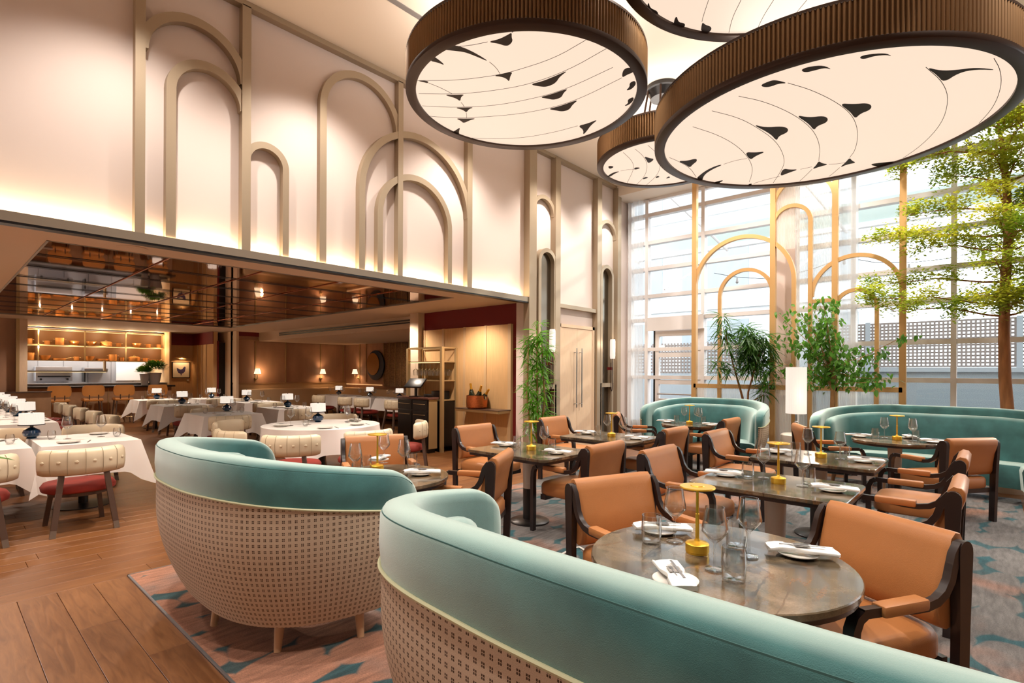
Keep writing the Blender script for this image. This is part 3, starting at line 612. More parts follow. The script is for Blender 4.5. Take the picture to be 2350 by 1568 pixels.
def pot(w_, h, kind):
    def f():
        o = thing('copper_'+kind, '', 'pan' if kind in ('pan', 'skillet') else 'pot' if kind != 'bowl' else 'bowl')
        r = w_/2
        if kind == 'bowl': MB().lathe([(r*.45, 0), (r*.8, h*.4), (r, h), (r*.96, h), (r*.75, h*.42), (r*.4, .012)], n=18).obj('body', 'copper', o)
        else: MB().lathe([(r*.96, 0), (r, .01), (r, h), (r*.96, h), (r*.94, .012)], n=18).obj('body', 'copper', o)
        if kind == 'stockpot' or kind == 'casserole':
            for s in (-1, 1): MB().tube([(s*r, -.03, h*.8), (s*(r+.035), -.02, h*.82), (s*(r+.035), .02, h*.82), (s*r, .03, h*.8)], .006, 6).obj('handle', 'brass', o)
        if kind == 'casserole': MB().lathe([(r, h), (r*.7, h+.025), (.01, h+.035)], n=16).obj('lid', 'copper', o); MB().tube([(-.025, 0, h+.03), (-.02, 0, h+.06), (.02, 0, h+.06), (.025, 0, h+.03)], .006, 6).obj('lid_handle', 'brass', o)
        if kind in ('skillet',): MB().tube([(r, 0, h*.8), (r+.1, 0, h*1.3), (r+.24, 0, h*1.6)], .01, 6).obj('handle', 'brass', o)
        return o
    return Proto(f)
PK = {'stockpot': pot(.15, .15, 'stockpot'), 'bowl': pot(.26, .13, 'bowl'), 'tall': pot(.21, .20, 'stockpot'), 'casserole': pot(.30, .12, 'casserole'), 'skillet': pot(.30, .06, 'skillet'), 'small': pot(.13, .11, 'stockpot')}
names = {'stockpot': 'small two-handled copper pot', 'bowl': 'wide copper bowl', 'tall': 'tall copper stockpot', 'casserole': 'lidded copper casserole', 'skillet': 'long-handled copper skillet', 'small': 'little copper pot'}
ordn = ['first', 'second', 'third', 'fourth', 'fifth', 'sixth', 'seventh', 'eighth', 'ninth', 'tenth', 'eleventh', 'twelfth', 'thirteenth']
for z, row, lst in ((2.24, 'upper', [(66, 'stockpot'), (108, 'small'), (137, 'tall'), (170, 'bowl'), (210, 'bowl'), (243, 'casserole'), (272, 'small'), (313, 'bowl'), (340, 'small'), (364, 'small')]),
                    (1.80, 'lower', [(68, 'tall'), (103, 'bowl'), (136, 'skillet'), (175, 'small'), (205, 'bowl'), (234, 'skillet'), (259, 'tall'), (279, 'small'), (308, 'casserole'), (333, 'small'), (354, 'skillet')])):
    for i, (px, k) in enumerate(lst): PK[k]((ux(px, 19.88), 19.88, z), 0, '%s standing %s from the left on the %s display shelf' % (names[k], ordn[i], row), 'copper pans on the display shelf')
# kitchen equipment
br = thing('broiler', 'wide steel overhead broiler on the kitchen back wall at left', 'oven', (0, 0, 0)); xa, xb = ux(80, 21), ux(165, 21)
MB().rbox(xa, xb, 20.9, 21.35, 1.18, 1.62, .02).obj('body', 'steel', br); MB().box(xa+.05, xb-.05, 20.88, 20.9, 1.30, 1.34).obj('slot', 'black', br); MB().box(xa+.04, xb-.04, 20.86, 20.9, 1.46, 1.48).obj('handle', 'black', br)
for x in (xa+.12, xb-.12): MB().lathe([(.03, 0), (.03, .04)], (0, 0, 0), 10).obj('knob', 'black', br, loc=(x, 20.9, 1.24)).rotation_euler = (PI/2, 0, 0)
br2 = thing('grill_hood', 'smaller steel shelf grill hanging right of the broiler', 'oven', (0, 0, 0)); xa, xb = ux(192, 21), ux(246, 21)
MB().rbox(xa, xb, 20.9, 21.35, 1.45, 1.60, .02).obj('body', 'steel', br2); MB().box(xa, xb, 20.88, 20.9, 1.52, 1.54).obj('slot', 'black', br2); MB().box(xa, xa+.04, 20.95, 21.3, 1.15, 1.45).obj('bracket', 'black', br2)
wbp = MB().box(ux(272, 21), ux(340, 21), 21.33, 21.36, 1.18, 1.82).obj('white_board', 'extwhite'); tag(wbp, 'blank white wall board in the open kitchen', 'board')
hb = thing('heat_lamp_rail', 'thin horizontal brass heat lamp rail hanging over the kitchen pass', 'rail', (0, 0, 0)); xa, xb = 1.72, ux(243, 19.6)
MB().box(xa, xb, 19.55, 19.65, 1.46, 1.50).obj('rail', 'steel', hb); MB().box(xb-.04, xb, 19.58, 19.75, 1.5, 1.80).obj('drop_rod', 'brass', hb); MB().box(xa, xb, 19.57, 19.63, 1.455, 1.46).obj('lamp_strip', 'led', hb)
ps = MB().rbox(1.72, 5.1, 19.35, 19.7, 1.10, 1.14, .01).box(1.72, 5.1, 19.4, 19.65, 0, 1.1).obj('pass_shelf', 'steel'); tag(ps, 'long stainless steel pass behind the bar counter', 'counter')
for x in (2.4, 3.4, 4.4): area('kitchen_lamp', (x, 20.6, 2.6), .5, 30, (1, .93, .85))
# bar stools
def stool():
    o = thing('bar_stool', '', 'stool')
    MB().rbox(-.22, .22, -.22, .22, .66, .74, .03).obj('seat', 'leather_bar', o)
    b_ = MB(); n = 12
    rs = []
    for zz_, sx in ((.80, .19), (.84, .235), (.95, .25), (1.06, .235), (1.10, .19)):
        r_ = []
        for k in range(n): a = -sx+2*sx*k/(n-1); r_.append((a, -.24+1.1*a*a, zz_))
        for k in range(n): a = sx-2*sx*k/(n-1); r_.append((a, -.19+1.1*a*a, zz_))
        rs.append(r_)
    b_.rings(rs).obj('backrest', 'leather_bar', o)
    for sx in (-1, 1):
        for sy in (-1, 1): MB().tube([(sx*.17, sy*.17, .66), (sx*.22, sy*.22, 0)], .016, 8).obj('leg', 'walnut', o)
        MB().tube([(sx*.1, -.2, .66), (sx*.1, -.23, .84)], .014, 6).obj('back_post', 'walnut', o)
    MB().tube([(-.205, .2, .2), (.205, .2, .2)], .01, 6).tube([(-.205, -.2, .2), (.205, -.2, .2)], .01, 6).obj('foot_rail', 'brass', o)
    return o
ST = Proto(stool)
for i, px in enumerate((135, 213, 283, 360)): ST((ux(px, 18.4), 18.45, 0), 0, 'caramel leather bar stool, %s from the left at the kitchen counter' % ordn[i], 'bar stools at the counter')
# plants in grey vases on the counter
def bunch(name, label, x, y, z, r, vr, vh, leafm, n, seed):
    o = thing(name, label, 'plant', (x, y, z)); rnd = random.Random(seed)
    MB().lathe([(vr*.6, 0), (vr*.75, vh*.3), (vr, vh), (vr*.92, vh), (vr*.6, .02)], n=16).obj('vase', 'stoneware', o)
    b_ = MB()
    for k in range(n):
        a, e = rnd.random()*2*PI, rnd.random()*1.35; d = Vector((math.cos(a)*math.cos(e), math.sin(a)*math.cos(e), math.sin(e)*.75)); q = d*r*(.5+.5*rnd.random()); q.z += vh+r*.15
        s_ = d.cross(Vector((0, 0, 1))).normalized()*.018; b_.add([q, q+d*.03+s_, q+d*.07, q+d*.03-s_], [(0, 1, 2, 3)])
    f_ = b_.obj('foliage', leafm, o, smooth=False); f_['kind'] = 'stuff'; return o
bunch('potted_moss', 'round moss green plant in a grey jug on the bar counter', ux(332, 18.95), 18.95, 1.07, .24, .13, .34, 'dracleaf2', 1200, 1)
bunch('potted_herbs', 'dark bushy plant in a fluted grey vase on the bar counter end', ux(359, 18.95)-.05, 18.95, 1.07, .40, .19, .38, 'dracleaf', 1500, 2)
# framed hen picture with brass picture light
pc = thing('framed_picture', 'framed print of a purple hen on cream paper beside the kitchen', 'picture', (ux(416, 19.75), 19.76, 0)); 
MB().box(-.26, .26, 0, .02, 1.27, 1.80).obj('frame', 'blacklac', pc); MB().box(-.235, .235, -.005, 0, 1.295, 1.775).obj('paper', 'artpaper', pc)
hen = [(-.12, 1.52), (-.13, 1.60), (-.08, 1.58), (-.03, 1.55), (.03, 1.56), (.07, 1.62), (.10, 1.65), (.13, 1.62), (.12, 1.56), (.11, 1.49), (.06, 1.43), (.01, 1.41), (.01, 1.36), (-.01, 1.36), (-.02, 1.41), (-.08, 1.44)]
MB().prism(hen, 'y', -.008, -.005).obj('hen_print', 'hen', pc)
MB().box(-.22, .22, -.10, -.06, 1.89, 1.92).box(-.01, .01, -.08, 0, 1.92, 1.94).obj('picture_light', 'brass', pc); spot((ux(416, 19.75), 19.55, 1.93), 9, WARM2, 120, .03, (0, .8, -1))
cardl = MB().box(5.78, 5.84, 19.77, 19.79, 1.18, 1.22).obj('wall_label', 'artpaper'); tag(cardl, 'tiny cream label card under the hen picture', 'card')
# round moon art
ma = thing('round_wall_art', 'large round wall art, ochre disc over a navy crescent', 'wall art', (10.10, 15.3, 1.72))
MB().lathe([(.50, 0), (.50, .03)], n=40).obj('crescent', 'artblue', ma).rotation_euler = (0, -PI/2, 0)
d_ = MB().lathe([(.37, .03), (.37, .05)], n=40).obj('disc', 'artgold', ma, loc=(0, .12, .04)); d_.rotation_euler = (0, -PI/2, 0)
# small wall sconces
def sconce():
    o = thing('wall_sconce', '', 'wall lamp')
    MB().lathe([(.105, 0), (.06, .17)], (0, -.14, .0), 20, (False, False)).obj('lamp_shade', 'shade2', o)
    MB().tube([(0, -.14, -.02), (0, -.14, -.14), (0, -.07, -.16), (0, -.01, -.12)], .012, 8).obj('arm', 'brass', o); MB().lathe([(.05, 0), (.03, .03), (.001, .03)], (0, 0, 0), 12).obj('back_plate', 'brass', o, loc=(0, -.001, -.14)).rotation_euler = (PI/2, 0, 0)
    return o
SN = Proto(sconce)
SN((6.98, 17.27, 1.42), 0, 'small shaded brass wall sconce nearest the dark doorway', 'mural wall sconces'); SN((9.18, 17.27, 1.42), 0, 'small shaded brass wall sconce near the corner of the mural walls', 'mural wall sconces')
SN((10.12, 16.4, 1.42), -PI/2, 'small shaded brass wall sconce on the side wall beside the round art', 'mural wall sconces')
for p in ((7.08, 17.1, 1.5), (9.18, 17.1, 1.5), (9.95, 16.4, 1.5)): point(p, 7, WARM2, .05)

# ------------------------------------------------------------------ service cabinet, shelf, bucket
cb = thing('service_cabinet', 'black lacquer service cabinet with brass sides and drawers', 'cabinet', (0, 0, 0))
MB().rbox(6.23, 6.44, 7.73, 8.66, .08, 1.0, .006).obj('body', 'blacklac', cb); MB().rbox(6.2, 6.46, 7.70, 8.68, 1.0, 1.04, .006).obj('worktop', mat('red_stone', sr(110, 74, 64), .2, noise=.3, nscale=50), cb)
MB().box(6.24, 6.44, 7.722, 7.73, .08, 1.0).obj('side_panel', 'brass', cb); MB().box(6.26, 6.42, 7.76, 8.62, 0, .08).obj('plinth', 'black', cb)
for y0, y1 in ((7.75, 8.19), (8.21, 8.65)):
    for z0, z1, nm in ((.80, .98, 'drawer'), (.10, .78, 'door')):
        d_ = MB().box(6.215, 6.23, y0, y1, z0, z1).obj(nm, 'blacklac', cb, smooth=False)
        MB().tube([(6.205, y0+.05, z1-.07), (6.19, y0+.06, z1-.07), (6.19, y1-.06, z1-.07), (6.205, y1-.05, z1-.07)], .005, 6).obj('handle', 'brass', d_)
et = thing('brass_etagere', 'open brass display stand with hanging stemware over the service cabinet', 'shelf', (0, 0, 0))
for x, y in ((6.50, 8.70), (6.50, 7.66), (6.86, 8.70), (6.86, 7.66)): MB().box(x-.03, x+.03, y-.03, y+.03, 0, 1.98).obj('post', 'brass', et)
MB().box(6.5, 6.86, 7.67, 8.69, .1, .96).obj('lower_cabinet', 'blacklac', et)
for z in (1.98, 1.72, 1.36, .99): MB().box(6.5, 6.86, 7.66, 8.70, z-.02, z).obj('shelf', 'brass', et) if z < 1.9 else MB().tube([(6.5, 8.7, z), (6.5, 7.66, z), (6.86, 7.66, z), (6.86, 8.7, z)], .015, rect=(.03, .03), up=(0, 0, 1), loop=True).obj('top_frame', 'brass', et)
MB().box(6.51, 6.53, 7.7, 8.65, 1.69, 1.70).obj('led_strip', 'led', et)
# payment terminal
po = thing('pos_terminal', 'black touchscreen till tilted on the service cabinet', 'till', (6.33, 8.2, 1.04), .3)
MB().rbox(-.10, .10, -.10, .12, 0, .015, .005).obj('base', 'black', po); MB().cyl(0, .02, .015, .2, .03).obj('stand', 'black', po)
q = MB().rbox(-.015, .015, -.19, .19, -.13, .13, .006).obj('screen', 'black', po, loc=(-.05, 0, .26)); q.rotation_euler = (0, .9, 0)
pr = MB().rbox(6.56, 6.80, 7.78, 8.05, .99, 1.15, .01).obj('card_printer', 'black'); tag(pr, 'small black receipt printer beside the till', 'printer')
ph = MB().rbox(6.26, 6.40, 7.78, 7.92, 1.04, 1.10, .02).obj('desk_phone', 'black'); tag(ph, 'low black desk phone right of the till', 'phone')
ws = thing('wall_shelf', 'thin bronze wall shelf holding the copper wine bucket', 'shelf', (0, 0, 0))
MB().box(6.55, 6.86, 6.25, 7.35, .80, .845).obj('shelf_board', 'brass', ws); MB().box(6.54, 6.87, 6.24, 7.36, .845, .86).obj('wood_top', 'walnut', ws)
bk = thing('wine_bucket', 'hammered copper wine bucket with two handles on the wall shelf', 'bucket', (6.70, 6.92, .86)); bk.scale = (1.3, 1.35, 1.25)

MB().lathe([(.125, 0), (.145, .02), (.15, .10), (.145, .19), (.135, .19), (.13, .02)], n=28).obj('body', 'hcopper', bk)
for s in (-1, 1): MB().tube([(0, s*.14, .12), (0, s*.165, .14), (0, s*.165, .17), (0, s*.14, .18)], .008, 6).obj('handle', 'brass', bk)
def bottle(ty, tx, dx, dy, lab, neck='foil', lbl=None):
    o = thing('champagne_bottle', lab, 'bottle', (6.70+dx, 6.92+dy, .895)); o.rotation_euler = (tx, ty, 0); o.scale = (1.25,)*3
    MB().lathe([(.044, 0), (.046, .03), (.046, .17), (.03, .23), (.015, .27), (.014, .30)], n=16).obj('glass', 'bottle', o)
    MB().lathe([(.027, .235), (.016, .275), (.017, .32), (.014, .335)], n=14).obj('foil', neck, o)
    MB().lathe([(.047, .06), (.047, .14)], n=16, cap=(False, False)).obj('label', lbl or 'artgold', o)
bottle(-.05, -.12, 0, .10, 'upright champagne bottle with gold foil, left in the copper bucket', 'foil', 'artpaper')
bottle(-.1, .42, 0, .02, 'champagne bottle with blue label leaning right in the copper bucket', 'foil', 'bluefoil')
bottle(-.05, .70, .03, -.02, 'dark champagne bottle leaning furthest right in the copper bucket', 'foil', 'bottle')

# ------------------------------------------------------------------ lounge armchair (faces +y, origin on floor)
def armchair():
    o = thing('lounge_armchair', '', 'chair')
    # rolled leather back pad: cross section in y,z
    sec = [(-.165, .50), (-.155, .56), (-.185, .68), (-.222, .80), (-.235, .845), (-.265, .868), (-.30, .862), (-.318, .835), (-.315, .79), (-.285, .70), (-.262, .58), (-.258, .52), (-.235, .485), (-.20, .478)]
    rs = []
    for x, k in ((-.292, .80), (-.283, .93), (-.262, 1), (0, 1.0), (.262, 1), (.283, .93), (.292, .80)):
        cyy_ = sum(p[0] for p in sec)/len(sec); cz = sum(p[1] for p in sec)/len(sec)
        rs.append([(x, cyy_+(p[0]-cyy_)*k, cz+(p[1]-cz)*(.96+.04*k if k < 1 else 1)) for p in sec])
    MB().rings(rs).obj('backrest', 'leather', o, ang=50)
    
    # seat
    b_ = MB(); rs = []
    for z, e in ((.345, .012), (.36, 0), (.43, 0), (.455, .012), (.468, .05), (.474, .12)):
        pts = []
        for k in range(32):
            a = 2*PI*k/32; n = 5; c_, s_ = math.cos(a), math.sin(a)
            pts.append(((.285-e)*math.copysign(abs(c_)**(2/n), c_), .01+(.295-e)*math.copysign(abs(s_)**(2/n), s_)+.02, z))
        rs.append(pts)
    b_.rings(rs).obj('seat', 'leather', o, ang=50)
    MB().box(-.27, .27, -.25, -.22, .30, .35).box(-.27, .27, .22, .28, .30, .35).obj('apron', 'dark_wood', o)
    for s in (-1, 1):
        x = s*.315
        lg = MB(); pts = [(-.27, 0), (-.215, 0), (-.225, .5), (-.222, .79)]+[(-.261+.039*math.cos(q*PI/10), .80+.045*math.sin(q*PI/10)) for q in range(1, 10)]+[(-.30, .79), (-.285, .5)]
        lg.prism([(p[0], p[1]) for p in pts], 'x', x-.018, x+.018).obj('rear_leg', 'dark_wood', o, smooth=False)
        MB().tube([(x, .335, 0), (x, .335, .30), (x, .335, .50), (x, .330, .565), (x, .312, .605), (x, .285, .622)], 0, rect=(.036, .045), up=(1, 0, 0)).obj('front_leg', 'dark_wood', o)
        arm = [(x, -.245, .83), (x, -.215, .79), (x, -.20, .74), (x, -.185, .69), (x, -.155, .645), (x, -.11, .617), (x, -.05, .605), (x, .02, .606), (x, .15, .618), (x, .285, .622)]
        MB().tube(arm, 0, rect=(.036, .030), up=(1, 0, 0)).obj('arm', 'dark_wood', o)
        MB().rbox(x-.032, x+.032, -.04, .20, .598, .645, .012).obj('arm_pad', 'leather', o)
    return o
AC = Proto(armchair)
def ac(x, y, fx, fy, lab): return AC((x, y, 0.008), math.atan2(fy, fx)-PI/2, lab, 'tan leather lounge armchairs')
# positions are of the rear posts; shift forward to the chair centre
def acb(x, y, fx, fy, lab):
    l = math.hypot(fx, fy); ac(x+fx/l*.26, y+fy/l*.26, fx, fy, lab)
acb(2.92, 1.78, -.35, -.94, 'tan armchair on the far left side of the foreground round table')
acb(2.98, .36, -.87, .5, 'large tan armchair at the right of the foreground round table')
acb(4.30, 2.15, 0, -1, 'tan armchair left of the table just behind the foreground round table')
acb(4.27, .16, 0, 1, 'tan armchair edge-on at the right of the table behind the foreground one')
acb(6.05, 2.32, 0, -1, 'tan armchair left of the stone table beside the ivory pedestal lamp')
acb(5.72, .18, 0, 1, 'tan armchair seen edge-on at the right end of the table by the pedestal lamp')
acb(4.22, 2.66, 0, 1, 'tan armchair in front of the square table nearest the wall shelf, back to camera')
acb(4.55, 4.75, 0, -1, 'tan armchair facing the camera below the copper bucket shelf')
acb(5.98, 2.80, 0, 1, 'tan armchair with its back to camera at the table nearest the double doors')
acb(6.15, 4.75, 0, -1, 'tan armchair facing the camera in front of the double doors')
acb(7.75, 2.78, 0, 1, 'tan armchair at the right side of the far booth table')
acb(7.45, 4.45, .45, -.9, 'brown armchair side-on left of the far booth near the curtain')
acb(3.12, 2.95, -.5, .87, 'tan armchair side-on right of the left booth table')
acb(3.08, 4.68, -.42, -.91, 'tan armchair behind the left booth table, facing the camera')
acb(7.12, .16, .6, .8, 'tan armchair seen from behind at the table under the tall tree')
acb(7.42, 1.78, .45, -.9, 'brown armchair side-on left of the booth under the tall tree')

# ------------------------------------------------------------------ curved booths
def booth_fn(b_=1.0):
    o = thing('curved_booth', '', 'booth')
    a, n = 1.0, (2.7 if b_ < 1.2 else 3.3)
    dense = []
    for k in range(721):
        f = -PI/2+PI*k/720; c_, s_ = math.cos(f), math.sin(f)
        dense.append((-a*abs(c_)**(2/n), b_*math.copysign(abs(s_)**(2/n), s_)))
    L = [0]
    for i in range(1, len(dense)): L.append(L[-1]+math.hypot(dense[i][0]-dense[i-1][0], dense[i][1]-dense[i-1][1]))
    T = L[-1]; NS = 84; pts = []; j = 0
    ss = sorted(set([T*k/NS for k in range(NS+1)]+[x for d in (.006, .02, .04, .07, .1, .14) for x in (d, T-d)]))
    for s in ss:
        while j < len(L)-2 and L[j+1] < s: j += 1
        t_ = (s-L[j])/max(1e-9, L[j+1]-L[j]); p = [dense[j][i]+(dense[j+1][i]-dense[j][i])*t_ for i in (0, 1)]
        i0, i1 = max(0, j-6), min(len(dense)-1, j+7); tx, ty = dense[i1][0]-dense[i0][0], dense[i1][1]-dense[i0][1]; l = math.hypot(tx, ty)
        pts.append((s, p, (-ty/l*-1, tx/l*-1)))          # outward normal
    # make sure the normals point outwards
    pts = [(s, p, nn if nn[0]*p[0]+nn[1]*p[1] > 0 else (-nn[0], -nn[1])) for s, p, nn in pts]
    def ztop(s):
        q = abs(s-T/2)/(T/2); z = 1.085-.15*max(0, (q-.25)/.75)**1.5
        return z
    def endk(s, R):
        d = min(s, T-s)
        return 1 if d >= R else math.sqrt(max(0, 1-(1-d/R)**2))
    def sect(s, p, nn, prof): return [(p[0]+nn[0]*q[0], p[1]+nn[1]*q[0], q[1]) for q in prof]
    # outer fabric
    fab = MB(); rs = []; uvs = []
    zs = 12
    for s, p, nn in pts:
        zp = ztop(s)-.215; e = endk(s, .10); r_ = []
        for k in range(zs+1):
            t_ = k/zs; z = .17+(zp-.17)*t_; off = -.17*(1-min(1, (z-.13)/.55))**1.8 - .0
            off = off-(1-e)*.07; r_.append((off, z))
        rs.append(sect(s, p, nn, r_))
    vs = [q for r in rs for q in r]; m_ = zs+1; fs = [(i*m_+k, i*m_+k+1, (i+1)*m_+k+1, (i+1)*m_+k) for i in range(len(rs)-1) for k in range(zs)]
    fab.add(vs, fs)
    me = fab.data('outer_fabric', 'weave'); uvl = me.uv_layers.new(name='UVMap'); co = {}
    for i, (s, p, nn) in enumerate(pts):
        for k in range(m_): co[i*m_+k] = (s, rs[i][k][2])
    for lp in me.loops: uvl.data[lp.index].uv = co[lp.vertex_index]
    place('outer_fabric', me, (0, 0, 0), o)
    # bottom
    bt = MB(); bt.rings([[(p[0]-nn[0]*.175, p[1]-nn[1]*.175, .168), (p[0]-nn[0]*.66 if False else p[0]-nn[0]*.5, p[1]-nn[1]*.5, .168)] for s, p, nn in pts[3:-3]], closed=False, cap=(False, False)); bt.obj('underside', 'black', o)
    # velvet roll
    vel = []
    for s, p, nn in pts:
        zt = ztop(s); zp = zt-.215; e = endk(s, .11); e2 = endk(s, .20); zt2 = zt-(1-e2)*.17; w_ = .17
        pr = [(0, zp), (.008, zp+(zt2-zp)*.35), (.004, zt2-.035), (-.012, zt2-.010), (-.04, zt2), (-.07, zt2+.004), (-.105, zt2), (-.125, zt2-.012), (-.134, zt2-.045), (-.136, zt2-.12), (-.136, .42)]
        pr = [(-.068+(x+.068)*(.12+.88*e), z) for x, z in pr]
        vel.append(sect(s, p, nn, pr))
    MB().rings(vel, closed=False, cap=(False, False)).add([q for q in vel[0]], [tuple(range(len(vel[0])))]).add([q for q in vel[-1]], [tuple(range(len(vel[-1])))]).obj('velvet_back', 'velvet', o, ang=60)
    MB().tube([(p[0]+nn[0]*(.006-(1-endk(s, .1))*.07), p[1]+nn[1]*(.006-(1-endk(s, .1))*.07), ztop(s)-.215) for s, p, nn in pts], .007, 6).obj('piping', 'piping', o)
    MB().tube([(p[0]-nn[0]*.004, p[1]-nn[1]*.004, ztop(s)-.026-(1-endk(s, .2))*.17) for s, p, nn in pts[5:-5]], .0035, 5).obj('seam', 'seamdark', o)
    # inner back cushion, lower than the roll
    ic = []
    for s, p, nn in [q for q in pts if .22 < q[0] < T-.22]:
        e = endk(s-.22 if s < T/2 else s+.22, .16); zt = ztop(s)-.10-.16*(1-e)
        pr = [(-.134, .45), (-.134, zt-.01), (-.155, zt), (-.20, zt-.005), (-.235, zt-.05), (-.255, zt-.2), (-.28, .45)]
        ic.append(sect(s, p, nn, [(-.134+(x+.134)*(.1+.9*e), z) for x, z in pr]))
    MB().rings(ic).obj('back_cushion', 'velvet', o, ang=60)
    # seat
    st = []
    for s, p, nn in [q for q in pts if .1 < q[0] < T-.1]:
        # the inner edge slides towards the centre so the corners stay open
        w_ = .60
        st.append(sect(s, p, nn, [(-.15, .18), (-.15, .43), (-.20, .455), (-w_+.06, .465), (-w_+.015, .45), (-w_, .41), (-w_+.02, .18)]))
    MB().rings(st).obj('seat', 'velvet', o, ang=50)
    for s in (.28, T*.27, T*.5, T*.73, T-.28):
        i = min(range(len(pts)), key=lambda k: abs(pts[k][0]-s)); _, p, nn = pts[i]
        x, y = p[0]-nn[0]*.26, p[1]-nn[1]*.26
        MB().tube([(x, y, .18), (x+nn[0]*.03, y+nn[1]*.03, 0)], .02, 12, radii=[.030, .019]).obj('leg', 'beech', o)
    for x, y in ((-.12, .52), (-.12, -.52), (-.45, 0)): MB().tube([(x, y, .18), (x+.02, y, 0)], .02, 10, radii=[.03, .019]).obj('leg', 'beech', o)
    return o
BO = Proto(booth_fn); BW = Proto(lambda: booth_fn(1.36))
BW((1.92, .54, .008), 0, 'large foreground teal velvet booth with dashed beige back, cut by the frame', 'teal curved booths')
BO((1.92, 3.43, .008), 0, 'teal velvet curved booth at left showing its full dashed beige back and legs', 'teal curved booths')
BO((8.12, 3.45, .008), PI, 'far teal velvet booth facing the camera in front of the glass door', 'teal curved booths')
BW((8.12, .50, .008), PI, 'far right teal velvet booth facing the camera under the tall tree', 'teal curved booths')

# ------------------------------------------------------------------ stone tables
ZTB = .735
def table(shape, x, y, dx, dy, lab):
    o = thing(shape+'_table', lab, 'table', (x, y, .008), 0, 'stone topped lounge tables')
    z1 = ZTB-.008
    if shape == 'round':
        MB().lathe([(dx-.006, z1-.03), (dx, z1-.024), (dx, z1-.004), (dx-.004, z1)], n=64).obj('tabletop', 'marble', o)
        MB().lathe([(dx-.03, z1-.055), (dx-.012, z1-.05), (dx-.012, z1-.031), (dx-.03, z1-.030)], n=48).obj('edge_band', 'dark_wood', o)
    else:
        def rr(hx, hy, r, z): 
            q = []
            for cx_, cy_, a0 in ((hx-r, hy-r, 0), (-hx+r, hy-r, PI/2), (-hx+r, -hy+r, PI), (hx-r, -hy+r, 1.5*PI)):
                for k in range(7): q.append((cx_+r*math.cos(a0+k*PI/12), cy_+r*math.sin(a0+k*PI/12), z))
            return q
        MB().rings([rr(dx-.006, dy-.006, .06, z1-.03), rr(dx, dy, .07, z1-.024), rr(dx, dy, .07, z1-.004), rr(dx-.004, dy-.004, .066, z1)]).obj('tabletop', 'marble', o)
        MB().rings([rr(dx-.012, dy-.012, .06, z1-.055), rr(dx-.012, dy-.012, .06, z1-.031)]).obj('edge_band', 'dark_wood', o)
    MB().cyl(0, 0, .03, .34, .068, 24).obj('lower_column', 'blacklac', o); MB().lathe([(.066, .34), (.074, z1-.06)], n=24).obj('upper_column', 'ivory', o)
    MB().lathe([(.20, 0), (.20, .012), (.19, .018), (.06, .034)], n=32).obj('base_plate', 'blacklac', o)
    return o
T1 = (2.34, 3.42); T2 = (2.27, .87); T3 = (4.12, 3.48); T4 = (5.65, 3.48); T5 = (4.10, 1.15); T6 = (5.62, 1.20); T7 = (7.85, 3.45); T8 = (7.75, .85)
table('round', *T1, .48, 0, 'round veined stone table in the left booth'); table('round', *T2, .53, 0, 'large round veined stone table in the foreground booth')
table('square', *T3, .41, .52, 'rounded rectangular stone table in front of the leafy plant, black pedestal visible'); table('square', *T4, .41, .50, 'rounded rectangular stone table nearest the double doors')
table('square', *T5, .38, .50, 'rectangular stone table just behind the foreground round table'); table('square', *T6, .42, .50, 'rectangular stone table beside the ivory pedestal lamp')
table('round', *T7, .40, 0, 'small round stone table in the far booth by the glass door'); table('round', *T8, .44, 0, 'round stone table in the booth under the tall tree')

# ------------------------------------------------------------------ tableware prototypes
def glamp():
    o = thing('cordless_table_lamp', '', 'table lamp')
    MB().lathe([(.048, 0), (.048, .006), (.05, .008), (.05, .040), (.046, .044), (.014, .052), (.009, .062)], n=32).obj('base', 'gold', o)
    MB().lathe([(.0085, .06), (.0085, .17), (.0065, .172), (.0065, .28)], n=14).obj('stem', 'gold', o)
    MB().lathe([(.02, .276), (.074, .284), (.076, .288), (.074, .292), (.03, .294), (.028, .297), (.001, .297)], n=40).obj('disc_shade', 'gold', o)
    return o
GL = Proto(glamp)
def wineg(k=1.14):
    o = thing('wine_glass', '', 'glass')
    MB().lathe([(a*k, b*k) for a, b in [(.033, .003), (.032, .0045), (.006, .009), (.0042, .02), (.0038, .085), (.0055, .094), (.022, .108), (.0435, .133), (.0455, .141), (.0435, .155), (.0325, .222), (.0315, .222), (.0425, .155), (.044, .141), (.042, .135), (.02, .111), (.002, .104)]], n=24, cap=(True, False)).obj('bowl', 'glass', o, ang=60)
    return o
def tumbler():
    o = thing('water_tumbler', '', 'glass')
    MB().lathe([(a*1.16, b*1.14) for a, b in [(.0305, 0), (.034, .004), (.037, .05), (.0345, .105), (.0335, .105), (.0355, .05), (.0325, .012), (.002, .009)]], n=24, cap=(True, False)).obj('body', 'glass', o, ang=60)
    return o
WG = Proto(wineg); TU = Proto(tumbler)

